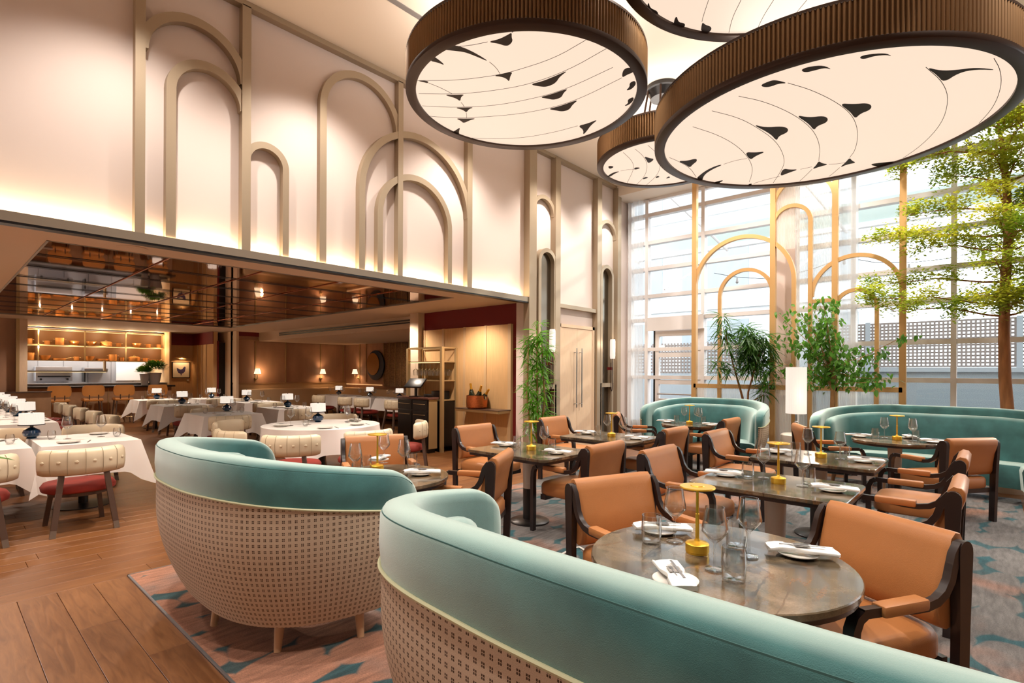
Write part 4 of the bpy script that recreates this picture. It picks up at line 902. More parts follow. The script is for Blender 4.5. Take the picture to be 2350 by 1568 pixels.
def plate(r=.085):
    def f():
        o = thing('side_plate', '', 'plate'); MB().lathe([(r*.6, 0), (r*.75, .003), (r, .013), (r, .016), (r*.78, .008), (.001, .006)], n=32).obj('dish', 'china', o); return o
    return Proto(f)
PL = plate(); PLB = plate(.10)
def napkin():
    o = thing('folded_napkin', '', 'napkin')
    sec = []; n = 14
    for i in range(n+1):
        t_ = i/n; x = -.135+.27*t_; bul = math.sin(PI*t_)*.004; w_ = .047-.016*math.exp(-((t_-.42)/.13)**2)+.006*t_; hz = .016+.010*math.exp(-((t_-.2)/.2)**2)
        r_ = []
        for k in range(14):
            a = 2*PI*k/14; c_, s_ = math.cos(a), math.sin(a)
            r_.append((x+.006*math.sin(3*a+i), w_*math.copysign(abs(c_)**.6, c_), .006+bul+hz*.5+hz*.55*math.copysign(abs(s_)**.7, s_)+.002*math.sin(5*a)))
        sec.append(r_)
    MB().rings(sec).obj('cloth_roll', 'napkin', o, ang=60)
    MB().rbox(-.03, .03, -.024, .024, .0335, .0345, .0004).obj('menu_card', 'paper', o)
    f_ = MB().rbox(-.07, .0, .008, .012, .036, .0375, .0004)
    for k in range(4): f_.box(0, .04, .004+k*.0036, .0055+k*.0036, .036, .0372)
    f_.obj('fork', 'steel', o); MB().rbox(-.09, .09, -.016, -.006, .036, .0372, .0004).obj('knife', 'steel', o)
    return o
NP = Proto(napkin)
G_W, G_T, G_P, G_N, G_L = 'wine glasses on the stone tables', 'water tumblers on the stone tables', 'side plates on the stone tables', 'rolled napkins on the stone tables', 'gold cordless lamps on the stone tables'
def setting(x, y, z, ang, where, which):
    PL((x, y, z), 0, 'round white side plate, %s, %s' % (which, where), G_P)
    NP((x+.015*math.cos(ang), y+.015*math.sin(ang), z+.012), ang, 'rolled white napkin with fork, %s, %s' % (which, where), G_N)
def lounge_top(cx_, cy_, where, round_=False, r=.37):
    z = ZTB+.001
    GL((cx_, cy_-.02, z), 0, 'gold cordless lamp on the %s' % where, G_L)
    for dx, dy, t in ((.13, .12, 'left of the lamp'), (.02, -.17, 'right of the lamp')): WG((cx_+dx, cy_+dy, z), 0, 'wine glass %s, %s' % (t, where), G_W)
    for dx, dy, t in ((.03, .2, 'left of the lamp'), (.12, -.19, 'right of the lamp')): TU((cx_+dx, cy_+dy, z), 0, 'water tumbler %s, %s' % (t, where), G_T)
    setting(cx_+.02, cy_+.36, z, 1.75, where, 'left of the lamp'); setting(cx_-.02, cy_-.36, z, -1.35, where, 'right of the lamp')
lounge_top(*T3, 'table by the leafy plant'); lounge_top(*T4, 'table by the double doors')
lounge_top(*T5, 'table behind the foreground one'); lounge_top(*T6, 'table by the pedestal lamp')
lounge_top(*T7, 'far booth table'); lounge_top(*T8, 'tall tree booth table')
WG((T7[0]+.2, T7[1]-.05, ZTB+.001), 0, 'third wine glass behind the lamp, far booth table by the glass door', G_W); WG((T8[0]+.2, T8[1]-.15, ZTB+.001), 0, 'third wine glass behind the lamp, booth table under the tall tree', G_W)
setting(T8[0]+.28, T8[1]-.12, ZTB+.001, .3, 'tall tree booth table', 'behind the lamp')
def on(px, py, z=ZTB+.001):
    a, b_ = (px-1175)/1215, (853-py)/1215; l = a*math.cos(RO)-b_*math.sin(RO); zz_ = b_*math.cos(RO)+a*math.sin(RO)
    t_ = (z-1.53)/zz_; return ((Fv.x+Rv.x*l)*t_, (Fv.y+Rv.y*l)*t_, z)
# foreground table, measured spots
w2 = 'foreground round table'
GL(on(1600, 1268), 0, 'gold cordless lamp on the foreground round table, its disc facing up', G_L)
for q, t in (((1548, 1243), 'left of the gold lamp'), ((1640, 1308), 'just right of the gold lamp'), ((1719, 1278), 'rightmost, behind the tall tumbler')): g_ = WG(on(*q), 0, 'wine glass %s on the foreground round table' % t, G_W)
for q, t in (((1495, 1246), 'far left one before the napkin'), ((1690, 1258), 'behind the wine glasses'), ((1684, 1332), 'nearest one at the front')): TU(on(*q), 0, 'water tumbler, %s, on the foreground round table' % t, G_T, 1.08)
tx_ = bpy.data.curves.new('mark', 'FONT'); tx_.body = 'REN'; tx_.size = .014; tx_.extrude = .0002; tq = bpy.data.objects.new('mark', tx_); C.objects.link(tq); bpy.context.view_layer.update()
mq = bpy.data.meshes.new_from_object(tq.evaluated_get(bpy.context.evaluated_depsgraph_get())); mq.materials.append(M['china']); bpy.data.objects.remove(tq)
to = bpy.data.objects.new('engraved_mark', mq); C.objects.link(to); par(to, g_)
to.location = (-.034, .004, .150); to.rotation_euler = (PI/2-.15, 0, math.atan2(-Fv.x, Fv.y)); to.location = (-Fv.x*.046-Rv.x*.012, -Fv.y*.046-Rv.y*.012, .150)
setting(*on(1550, 1338), math.atan2(.45, .9)+0.25, w2, 'nearest the booth back'); setting(*on(1512, 1222)[:2], ZTB+.001, -.9, w2, 'far left'); setting(*on(1830, 1275)[:2], ZTB+.001, -1.1, w2, 'far right by the armchair')
# left booth table
w1 = 'left booth table'
GL(on(866, 1080), 0, 'gold cordless lamp on the left booth table', G_L)
for q, t in (((815, 1095), 'left of the gold lamp'), ((881, 1063), 'behind the gold lamp'), ((927, 1082), 'right of the gold lamp')): WG(on(*q), 0, 'wine glass %s on the left booth table' % t, G_W)
for q, t in (((840, 1080), 'left of the lamp'), ((946, 1075), 'far right'), ((820, 1100), 'front left')): TU(on(*q), 0, 'water tumbler, %s, on the left booth table' % t, G_T)
setting(*on(965, 1090)[:2], ZTB+.001, -.75, w1, 'right of the lamp'); setting(*on(770, 1090)[:2], ZTB+.001, -.8, w1, 'far left'); setting(*on(870, 1058)[:2], ZTB+.001, .6, w1, 'behind the lamp')
# power cable under the foreground chair
cbl = MB().tube([on(1255, 1298, .02), on(1285, 1275, .02), on(1315, 1258, .02), on(1330, 1256, .02), on(1345, 1265, .02)], .008, 6).obj('power_cable', 'china'); tag(cbl, 'white power cable on the carpet beside the foreground armchair leg', 'cable')

# pedestal lamp between the far booths
pd = thing('pedestal', 'round ivory pedestal with a socket plate between the far booths', 'pedestal', (8.55, 2.12, .008)); MB().lathe([(.21, 0), (.21, .55), (.205, .61), (.19, .625)], n=36).obj('body', 'ivory', pd)
MB().lathe([(.20, 0), (.21, .0), (.21, .03)], n=24).obj('plinth', 'black', pd)
sk = MB().rbox(-.035, .035, -.008, 0, -.055, .055, .004).obj('socket_plate', 'ivory', pd, loc=(-.150, -.152, .47)); sk.rotation_euler = (0, 0, math.atan2(-Fv.x, Fv.y)); sk.location = (-Fv.x*.212, -Fv.y*.212, .47)
for a in range(5): c_ = MB().box(-.003, .003, -.002, 0, -.006, .006).obj('socket_slot', 'black', sk); c_.location = (.012*math.cos(a*1.256), -.008, .012*math.sin(a*1.256))
pl_ = thing('pedestal_lamp', 'tall white pleated column lamp standing on the ivory pedestal', 'lamp', (8.55, 2.12, .633))
MB().lathe([(.035, 0), (.035, .012), (.022, .02), (.022, .18), (.014, .19), (.014, .33)], n=20).obj('stem', 'steel', pl_)
q = [( (.135+.004*(k % 2))*math.cos(2*PI*k/64), (.135+.004*(k % 2))*math.sin(2*PI*k/64)) for k in range(64)]
MB().rings([[(x, y, .30) for x, y in q], [(x, y, .98) for x, y in q]], cap=(False, False)).obj('pleated_shade', 'shade', pl_); point((8.25, 1.86, 1.2), 5, WARM, .1)

for i in range(8):
    for k in range(2):
        h_ = WG((6.58+k*.19, 7.76+i*.115, 1.695), 0, 'upside down wine glass, %s from the camera, %s row in the brass stand' % (ordn[i], ('front', 'back')[k]), 'hanging stemware'); h_.rotation_euler = (PI, 0, 0)

# ------------------------------------------------------------------ drum pendants
def zp(lst, s, ox, oy): return [(ox+x/s, oy+y/s) for x, y in lst]
def smoothpts(p, closed=True, it=2):
    for _ in range(it):
        q = []; n = len(p)
        for i in range(n if closed else n-1):
            a, b = p[i], p[(i+1) % n]; q += [(a[0]*.75+b[0]*.25, a[1]*.75+b[1]*.25), (a[0]*.25+b[0]*.75, a[1]*.25+b[1]*.75)]
        p = q if closed else [p[0]]+q+[p[-1]]
    return p
def drum(cx_, cy_, z, r, h, lab, marks, lines, s, ox, oy, canopy=None):
    o = thing('drum_pendant', lab, 'ceiling light', (cx_, cy_, z), 0, 'fluted bronze drum pendants')
    rim = .10 if r > 1 else .085
    MB().rings([[(q*math.cos(2*PI*k/128), q*math.sin(2*PI*k/128), zz_) for k in range(128)] for q, zz_ in ((r, 0), (r+.004, .004), (r+.004, .045), (r-.01, .048), (r-.01, .05), (r-rim, .05), (r-rim, .0))], loop=True).obj('bottom_rim', 'drumrim', o, ang=50)
    n = int(2*PI*r/.034); f_ = []
    for zz_ in (.05, h-.02):
        ring = []
        for k in range(n*4): a = 2*PI*k/(n*4); q = r-.012+(.010, .016, .010, -.002)[k % 4]; ring.append((q*math.cos(a), q*math.sin(a), zz_))
        f_.append(ring)
    MB().rings(f_, cap=(False, False)).obj('fluted_side', 'fluted', o, smooth=False)
    MB().lathe([(r+.004, h-.02), (r+.004, h), (.001, h)], n=96, cap=(False, False)).obj('top_cover', 'drumrim', o)
    MB().lathe([(r-rim+.002, .022), (r-rim+.002, .03)], n=96).obj('diffuser', 'diff', o)
    zm = z+.020
    for mk in marks:
        p = smoothpts([on(x, y, zm)[:2] for x, y in zp(mk, s, ox, oy)], True, 2); p = [(x-cx_, y-cy_) for x, y in p]
        R_ = r-rim+.001; p = [(x*min(1, R_/max(1e-6, math.hypot(x, y))), y*min(1, R_/max(1e-6, math.hypot(x, y)))) for x, y in p]
        MB().prism(p, 'z', .0185, .0215).obj('cutout_mark', 'ink', o, smooth=False)
    for ln in lines:
        p = smoothpts([on(x, y, zm)[:2] for x, y in zp(ln, s, ox, oy)], False, 2); p = [(x-cx_, y-cy_, .0205) for x, y in p if math.hypot(x-cx_, y-cy_) < r-rim]
        if len(p) > 2: MB().tube(p, 0, rect=(.004, .002), up=(0, 0, 1)).obj('wire_line', 'ink', o)
    if canopy is None: canopy = (cx_, cy_)
    ax, ay = canopy[0]-cx_, canopy[1]-cy_
    MB().lathe([(.235, ZC-z), (.235, ZC-z-.05), (.21, ZC-z-.06), (.17, ZC-z-.16), (.001, ZC-z-.16)], (ax, ay, 0), 32).obj('canopy', 'black', o)
    for k in range(6):
        a = 2*PI*k/6+.3; MB().tube([(ax+.21*math.cos(a), ay+.21*math.sin(a), ZC-z-.05), (ax*.5+.33*math.cos(a), ay*.5+.33*math.sin(a), h)], .014, 8).obj('hanging_rod', 'drumrim', o)
    return o
m4 = [[(1240,620),(1330,625),(1410,618),(1440,635),(1425,660),(1370,680),(1338,712),(1310,670)], [(980,690),(1060,705),(1150,695),(1178,712),(1165,735),(1110,755),(1092,782),(1060,740)],
 [(720,745),(800,765),(900,757),(940,772),(930,795),(880,815),(868,845),(830,800)], [(675,912),(740,915),(805,908),(740,935),(710,960)], [(1762,403),(1850,425),(1950,420),(2060,405),(2200,420),(2060,415),(1960,435),(1868,495),(1830,450)],
 [(275,965),(330,965),(385,950),(392,965),(365,985),(348,1005),(320,985)], [(370,1085),(430,1030),(500,995),(550,985),(480,1015),(430,1050),(420,1095)], [(470,1105),(500,1090),(555,1078),(520,1098),(510,1112)],
 [(905,1010),(950,1018),(1000,1015),(940,1035),(885,1058)], [(1120,965),(1140,980),(1180,985),(1120,1000),(1080,1015),(1105,990)], [(1305,945),(1320,965),(1345,975),(1290,985),(1245,1005),(1280,975)], [(1420,985),(1500,975),(1600,965),(1530,990),(1475,1000)],
 [(770,510),(830,485),(860,480),(935,498),(880,500),(830,520),(790,522)], [(1010,420),(1060,400),(1150,392),(1200,418),(1160,405),(1100,420),(1040,435)], [(1360,345),(1400,328),(1520,318),(1560,338),(1530,328),(1450,335),(1390,355)], [(695,1105),(725,1100),(700,1120)]]
l4 = [[(935,498),(1080,540),(1240,620),(1330,700),(1358,800),(1340,900),(1305,945)], [(640,577),(800,610),(980,690),(1092,782),(1130,880),(1120,965)], [(480,665),(620,700),(720,745),(868,845),(918,950),(905,1010),(835,1115)], [(365,760),(520,810),(640,880),(710,960),(727,1030),(690,1125)],
 [(1762,403),(1868,495),(1900,600),(1860,740),(1740,870),(1600,965)], [(2170,350),(2210,420),(2215,520),(2170,640),(2080,740)], [(225,945),(275,965),(348,1005),(385,1060)], [(550,985),(620,962),(690,950)], [(1180,985),(1230,983),(1280,975)], [(730,1100),(800,1078),(885,1058)], [(1010,1015),(1045,1008),(1080,1000)], [(1245,1005),(1200,1045),(1150,1080)], [(1080,1015),(1035,1060),(990,1100)]]
m1 = [[(735,323),(820,305),(890,270),(922,250),(920,290),(930,315),(900,350),(865,352),(820,335)], [(385,380),(470,345),(560,370),(660,420),(750,478),(650,435),(560,400),(470,390)], [(290,470),(320,438),(345,450),(412,506),(350,480)], [(780,585),(850,572),(930,552),(910,585),(902,630),(880,605),(840,590)],
 [(1060,650),(1150,630),(1250,590),(1360,540),(1290,590),(1260,640),(1190,670),(1130,665)], [(1135,750),(1220,730),(1360,680),(1320,715),(1305,750),(1245,770),(1200,760)], [(1200,840),(1290,820),(1440,765),(1390,805),(1365,845),(1310,860),(1260,850)], [(195,622),(280,625),(275,642),(240,632)],
 [(395,730),(480,732),(560,728),(530,745),(525,782),(490,755)], [(480,830),(560,830),(630,827),(590,840),(572,868),(545,845)], [(490,913),(560,915),(650,913),(600,925),(550,950),(530,930)], [(450,1025),(490,1005),(525,980),(512,1020),(522,1055),(480,1040)], [(1430,970),(1500,955),(1590,918),(1530,965),(1500,1010),(1470,1040),(1475,1000)],
 [(1770,600),(1775,550),(1800,525),(1840,522),(1865,545),(1850,560),(1810,575)], [(1800,698),(1830,670),(1828,640),(1870,620),(1880,650),(1840,690)], [(1785,818),(1820,795),(1812,770),(1860,745),(1860,775),(1820,810)], [(1520,300),(1600,320),(1665,370),(1600,350)]]
l1 = [[(185,722),(500,727),(780,700),(1060,650),(1360,540),(1650,375)], [(215,815),(480,830),(800,815),(1135,750),(1360,680),(1700,520)], [(280,895),(490,913),(900,890),(1200,840),(1440,765),(1770,600)], [(195,622),(500,620),(780,585),(930,552),(1250,450),(1490,310)], [(750,478),(800,520),(832,570)], [(530,1060),(750,1070),(1000,1065),(1250,1020),(1430,970)], [(570,868),(574,890),(572,910)], [(530,790),(545,805),(555,825)], [(500,360),(620,348),(735,323)], [(922,250),(945,238),(970,225)], [(280,640),(370,675),(460,722)]]
m3 = [[(1940,1205),(1985,1220),(2018,1225),(2000,1245),(1972,1258),(1960,1235)], [(1865,1290),(1920,1293),(1865,1310)], [(1660,1278),(1715,1283),(1675,1305)], [(1655,1360),(1700,1330),(1760,1318),(1710,1340),(1680,1362)], [(1925,1385),(1945,1363),(1980,1368)], [(2025,1375),(2040,1355),(2065,1362)], [(2105,1378),(2130,1358),(2145,1368)]]
l3 = [[(1870,1148),(1940,1205),(1970,1280),(1945,1363),(1880,1425)], [(1780,1175),(1850,1240),(1865,1300),(1810,1410)], [(1970,1120),(2050,1190),(2070,1280),(2040,1355),(1960,1425)], [(1760,1318),(1810,1308),(1865,1305)]]
m2 = [[(100,8),(85,60),(95,95),(130,108),(160,85),(150,65),(110,50)], [(268,92),(250,130),(255,170),(300,182),(322,150),(310,138),(280,135)], [(420,130),(412,205),(440,210),(478,180),(475,160),(440,150)]]
l2 = [[(460,0),(430,90),(420,130)], [(655,0),(600,110),(578,215)], [(850,0),(780,110),(740,205)], [(1050,0),(995,65),(950,130)]]
drum(1.48*2.9, 1.277*2.9, 4.43, .434*2.9, .36, 'fluted bronze drum pendant in the middle top of the picture with swept black marks', m1, l1, 3.357, 900, 0)
drum(1.3115*3.2, .328*3.2-.04, 4.73, 1.34, .36, 'fluted drum pendant cut by the top frame edge, mostly its glowing underside seen', m2, l2, 2.611, 1450, 0)
drum(7.11, 3.50, 4.51, .95, .36, 'smallest-looking far drum pendant whose black canopy and rods show above it', m3, l3, 3.357, 900, 0, (6.79, 3.36))
drum(2.508*2.4, .55*2.4, 3.93, .655*2.4, .36, 'largest fluted bronze drum pendant at the top right', m4, l4, 2.611, 1450, 0)

# ------------------------------------------------------------------ dining chairs
def dchair():
    o = thing('dining_chair', '', 'chair')
    rs = []; N_ = 26
    for k in range(N_+1):
        t_ = k/N_; a = -PI/2+(t_-.5)*2.15; e = min(1, min(t_, 1-t_)/.10); e = math.sqrt(max(0.0, 1-(1-e)**2)); e = max(e, .18)
        sec = []; groove = .006 if (k % 4 == 0) else 0
        for o_, z in ((-.035, .60), (0, .585), (.030, .60), (.040-groove, .66), (.042-groove, .74), (.036-groove, .81), (.015, .845), (-.012, .85), (-.035, .82), (-.038, .72)):
            rr = .315+(.0+(o_)*e); zz_ = .715+(z-.715)*(.72+.28*e); sec.append((rr*math.cos(a)*1.08, rr*math.sin(a)*.92+.0, zz_))
        rs.append(sec)
    MB().rings(rs).obj('backrest', 'cream_lea', o, ang=60)
    for k in range(6):
        a = -PI/2+(k-2.5)*.33; x, y = .354*math.cos(a)*1.08, .354*math.sin(a)*.92
        MB().lathe([(.017, -.004), (.014, .005), (.001, .009)], n=10).obj('button', 'cream_lea', o, loc=(x, y, .725)).rotation_euler = (PI/2, 0, a+PI/2)
    for k in range(5):
        a = -PI/2+(k-2)*.33; MB().tube([((.315+q)*math.cos(a)*1.08, (.315+q)*math.sin(a)*.92, z) for q, z in ((.031, .60), (.042, .66), (.044, .74), (.038, .81), (.016, .848))], .0014, 4).obj('seam', 'seamtan', o)
    rs = []
    for z, e in ((.39, .03), (.405, .005), (.44, 0), (.475, .02), (.49, .08)):
        rs.append([((.27-e)*math.copysign(abs(math.cos(2*PI*k/32))**.8, math.cos(2*PI*k/32)), .0+(.26-e)*math.copysign(abs(math.sin(2*PI*k/32))**.8, math.sin(2*PI*k/32)), z) for k in range(32)])
    MB().rings(rs).obj('seat', 'redvel', o, ang=50)
    MB().lathe([(.22, .355), (.22, .39)], n=24).obj('seat_rail', 'walnut', o)
    for s in (-1, 1):
        MB().tube([(s*.155, -.255, .61), (s*.175, -.27, .42), (s*.215, -.31, .075)], 0, rect=(.042, .034), up=(0, 1, 0)).obj('rear_leg', 'walnut', o, smooth=False)
        MB().tube([(s*.215, -.31, .075), (s*.223, -.317, 0)], 0, rect=(.040, .033), up=(0, 1, 0)).obj('leg_tip', 'cap', o, smooth=False)
        MB().tube([(s*.17, .17, .37), (s*.21, .22, 0)], 0, rect=(.036, .034), up=(0, 1, 0)).obj('front_leg', 'walnut', o, smooth=False)
    return o
DC = Proto(dchair)
def dc(x, y, fx, fy, lab): DC((x, y, 0), math.atan2(fy, fx)-PI/2, lab, 'cream tufted dining chairs', (1.07, 1.07, .93))
def dlamp():
    o = thing('blue_table_lamp', '', 'table lamp')
    MB().lathe([(.045, 0), (.05, .006), (.04, .012), (.072, .035), (.082, .065), (.070, .095), (.035, .115), (.024, .125)], n=28).obj('base', 'blueglass', o)
    MB().lathe([(.016, .12), (.016, .155)], n=12).obj('neck', 'dark_wood', o)
    MB().lathe([(.100, .150), (.118, .152), (.118, .160), (.100, .162), (.001, .162)], n=32, cap=(True, False)).obj('shade_ring', 'black', o)
    q = [((.108+.003*(k % 2))*math.cos(2*PI*k/72), (.108+.003*(k % 2))*math.sin(2*PI*k/72)) for k in range(72)]
    MB().rings([[(x, y, .162) for x, y in q], [(x*.97, y*.97, .285) for x, y in q]], cap=(False, True)).obj('pleated_shade', 'shade', o, smooth=False)
    MB().lathe([(.010, .285), (.012, .29), (.001, .298)], n=10).obj('finial', 'black', o)
    return o
DL = Proto(dlamp)
def roundtum():
    o = thing('stemless_glass', '', 'glass')
    MB().lathe([(.022, 0), (.036, .02), (.040, .045), (.036, .085), (.031, .10), (.030, .10), (.034, .085), (.038, .045), (.033, .02), (.002, .008)], n=20, cap=(True, False)).obj('body', 'glass', o, ang=60); return o
RT = Proto(roundtum)
def cutl():
    o = thing('butter_knife', '', 'cutlery'); MB().rbox(-.10, .02, -.006, .006, 0, .003, .001).rbox(.02, .11, -.008, .005, 0, .002, .001).obj('blade', 'steel', o); return o
CU = Proto(cutl)
def cloth(x, y, hx, hy, lab, round_=False, drop=.33, seed=1, zt=.752):
    rnd = random.Random(seed); per = []
    if round_:
        n = 96
        for k in range(n): a = 2*PI*k/n; per.append((hx*math.cos(a), hy*math.sin(a), math.cos(a), math.sin(a), abs(math.cos(2*a))**6 if False else max(0, math.cos(4*(a-PI/4)))**3, k*.55))
    else:
        m_ = 16; L_ = 0
        for cx_, cy_, ex, ey, nx, ny, l in ((-hx, -hy, 1, 0, 0, -1, 2*hx), (hx, -hy, 0, 1, 1, 0, 2*hy), (hx, hy, -1, 0, 0, 1, 2*hx), (-hx, hy, 0, -1, -1, 0, 2*hy)):
            for k in range(m_):
                t_ = k/m_; d0 = t_*l; d1 = l-d0; c_ = math.exp(-(min(d0, d1)/.07)**2)
                sx, sy = (-ex, -ey) if d0 < d1 else (ex, ey)
                nnx, nny = nx+sx*c_*.9, ny+sy*c_*.9
                per.append((cx_+ex*d0, cy_+ey*d0, nnx, nny, c_, (L_+d0)*14))
            L_ += l
    rs = [[(p[0]*.5, p[1]*.5, zt) for p in per], [(p[0]*.97, p[1]*.97, zt) for p in per]]
    ph = rnd.random()*6
    for t_ in (0, .03, .15, .35, .6, .8, 1.0):
        r_ = []
        for px_, py_, nx, ny, c_, w_ in per:
            o_ = .006+t_*(.022*math.sin(w_+ph)+.012*math.sin(w_*2.3+ph)+.02)+(.13*t_*c_ if not round_ else .10*t_*c_)
            if not round_: o_ -= .02*t_*(1-c_)*math.exp(-((c_-.3)/.2)**2)
            z = zt-.002-t_*(drop+.17*c_) if t_ > 0 else zt-.001
            r_.append((px_+nx*o_, py_+ny*o_, z))
        rs.append(r_)
    b_ = MB().rings(rs, cap=(True, False)).obj('tablecloth', 'cloth', loc=(x, y, 0), ang=70); tag(b_, lab, 'tablecloth', 'white dining tablecloths')
def dtable(x, y, hx, hy, lab, cl, round_=False, seed=1):
    o = thing('dining_table', lab, 'table', (x, y, 0), 0, 'cloth covered dining tables')
    if round_: MB().lathe([(hx, .72), (hx, .748)], n=40).obj('tabletop', 'walnut', o)
    else: MB().box(-hx, hx, -hy, hy, .72, .748).obj('tabletop', 'walnut', o)
    MB().cyl(0, 0, .02, .72, .045, 16).obj('column', 'black', o); MB().lathe([(.27, 0), (.27, .01), (.06, .03)], n=28).obj('base_plate', 'black', o)
    cloth(x, y, hx+.003, hy+.003, cl, round_, seed=seed)
GD = ('wine glasses on the white tables', 'stemless glasses on the white tables', 'plates on the white tables', 'blue lamps on the white tables', 'cutlery on the white tables')
def dset(x, y, where, lamp=(0, .2), wines=((.16, .0), (-.14, .02)), tums=((.24, -.1), (-.24, .12)), plates=((-.18, -.36), (.2, .36)), z=.7535, side=('right', 'left')):
    if lamp: DL((x+lamp[0], y+lamp[1], z), 0, 'blue table lamp with white pleated shade on the %s' % where, GD[3])
    for i, (a, b) in enumerate(wines): WG((x+a, y+b, z), 0, 'wine glass %s the lamp on the %s' % (('right of', 'left of', 'behind', 'in front of')[i], where), GD[0])
    for i, (a, b) in enumerate(tums): RT((x+a, y+b, z), 0, 'stemless glass %s of the lamp on the %s' % (('right', 'left')[i], where), GD[1])
    for i, (a, b) in enumerate(plates):
        PLB((x+a, y+b, z), 0, 'white plate on the %s side of the %s' % (('near', 'far')[i % 2], where), GD[2]); CU((x+a+.17, y+b, z), 1.3, 'knife beside the %s plate on the %s' % (('near', 'far')[i % 2], where), GD[4])
tabs = [(1.19, 7.62, .41, .56, 'front left dining table', (-.40, .38)), (.28, 7.62, .41, .56, 'table cut by the left frame edge', None),
 (3.6, 10.3, .47, .50, 'first left-column table', (.2, .40)), (3.85, 13.5, .47, .5, 'second left-column table', (.1, .35)), (4.05, 16.35, .45, .45, 'left-column table nearest the bar', (.1, .3)),
 (5.35, 16.1, .45, .45, 'table before the dark doorway', (0, .1)), (5.5, 13.6, .45, .5, 'second right-column table', (-.1, .3)), (5.15, 11.0, .45, .5, 'table behind the round one', (0, .1))]
for i, (x, y, hx, hy, nm, lp) in enumerate(tabs):
    dtable(x, y, hx, hy, 'pedestal under the '+nm, 'white cloth with pointed corners over the '+nm, seed=i); dset(x, y, nm, lp or None, tums=((.30, -.05), (-.26, .12)))
for i in range(5):
    nm = '%s long-row table' % ordn[i]; y = 10.75+i*1.2
    dtable(.85, y, .44, .52, nm+', under the cloth', 'white cloth on the '+nm, seed=20+i); dset(.85, y, nm, (.15, .05), wines=((.0, -.2), (-.2, -.1), (.05, .3)), tums=((.22, -.28), (-.3, .2)), plates=((.32, -.12), (.32, .35)))
    dc(1.78, y-.1, -1, 0, 'cream tufted chair at the %s' % nm)
dtable(3.85, 7.2, .80, .80, 'large round dining table under the cloth', 'white cloth over the large round dining table', True)
dset(3.85, 7.2, 'large round dining table', (.12, .35), wines=((.35, -.1), (-.18, .05), (.45, .08), (-.42, .1)), tums=((.5, -.1), (-.3, -.1)), plates=((-.25, -.55), (.3, -.45)))
for a, b, t in ((-.55, .1, 'left'), (.2, .6, 'far'), (.6, .1, 'right')): PLB((3.85+a, 7.2+b, .7535), 0, 'white plate on the %s rim of the large round dining table' % t, GD[2]); NP((3.85+a, 7.2+b, .766), a*2+.5, 'rolled white napkin on the %s rim of the large round dining table' % t, 'napkins on the white tables', .8)
for i, y in enumerate((12.3, 13.8, 15.6)):
    nm = '%s mural wall table' % ordn[i]; dtable(8.93, y, .40, .64, nm+', under the cloth', 'white cloth on the '+nm, seed=40+i)
    dset(8.95, y, nm, (.05, .15), wines=((.05, -.12), (-.1, -.3), (.1, .45), (-.05, .55)), tums=((-.1, -.1), (.1, .3)), plates=((-.2, -.45), (-.2, .35)))
for y, t in ((15.1, 'farthest'), (13.6, 'third'), (12.75, 'second'), (11.3, 'nearest')): dc(8.15, y, 1, 0, 'cream tufted chair, %s, at the far mural wall row' % t)
dc(1.0, 6.62, 0, 1, 'cream tufted dining chair with red seat, right one at the front left table'); dc(.22, 6.60, 0, 1, 'cream tufted dining chair with red seat, cut by the left frame edge')
dc(1.45, 8.75, -.3, -1, 'cream tufted chair on the far side of the front left table'); dc(.55, 8.9, 0, -1, 'cream chair behind the blue lamp at the front left table')
for x, y, nm in ((3.35, 9.45, tabs[2][4]), (3.75, 12.65, tabs[3][4]), (3.95, 15.55, tabs[4][4]), (5.2, 15.3, tabs[5][4]), (5.35, 12.75, tabs[6][4]), (4.9, 10.15, tabs[7][4])): dc(x, y, 0, 1, 'cream tufted chair on the near side of the %s' % nm)
for x, y, nm in ((3.7, 11.15, tabs[2][4]), (3.95, 14.35, tabs[3][4]), (5.2, 11.85, tabs[7][4]), (5.5, 14.45, tabs[6][4])): dc(x, y, 0, -1, 'cream tufted chair on the far side of the %s' % nm)
for x, y, t in ((2.95, 6.15, 'front, widest seen back'), (2.72, 7.05, 'left'), (3.75, 5.98, 'front right behind the tan armchair'), (4.75, 6.45, 'right'), (4.6, 8.15, 'far right'), (3.1, 8.2, 'far left')):
    dc(x, y, 3.85-x, 7.2-y, 'cream tufted chair at the large round dining table, %s' % t)
pt = thing('low_partition', 'low cream partition with dark cap at the end of the long bench row', 'partition', (0, 0, 0)); MB().box(.7, 2.0, 16.75, 16.85, 0, .98).obj('panel', 'wood_ctr', pt); MB().box(.68, 2.02, 16.72, 16.88, .98, 1.01).obj('cap', 'walnut', pt)
bl = MB().rbox(-.39, -.15, 8.5, 16.7, 0, .98, .05).rbox(-.15, .28, 8.5, 16.7, .08, .45, .05).obj('banquette_bench', 'tan_trim'); tag(bl, 'long banquette bench along the left wall behind the bench row tables', 'bench')

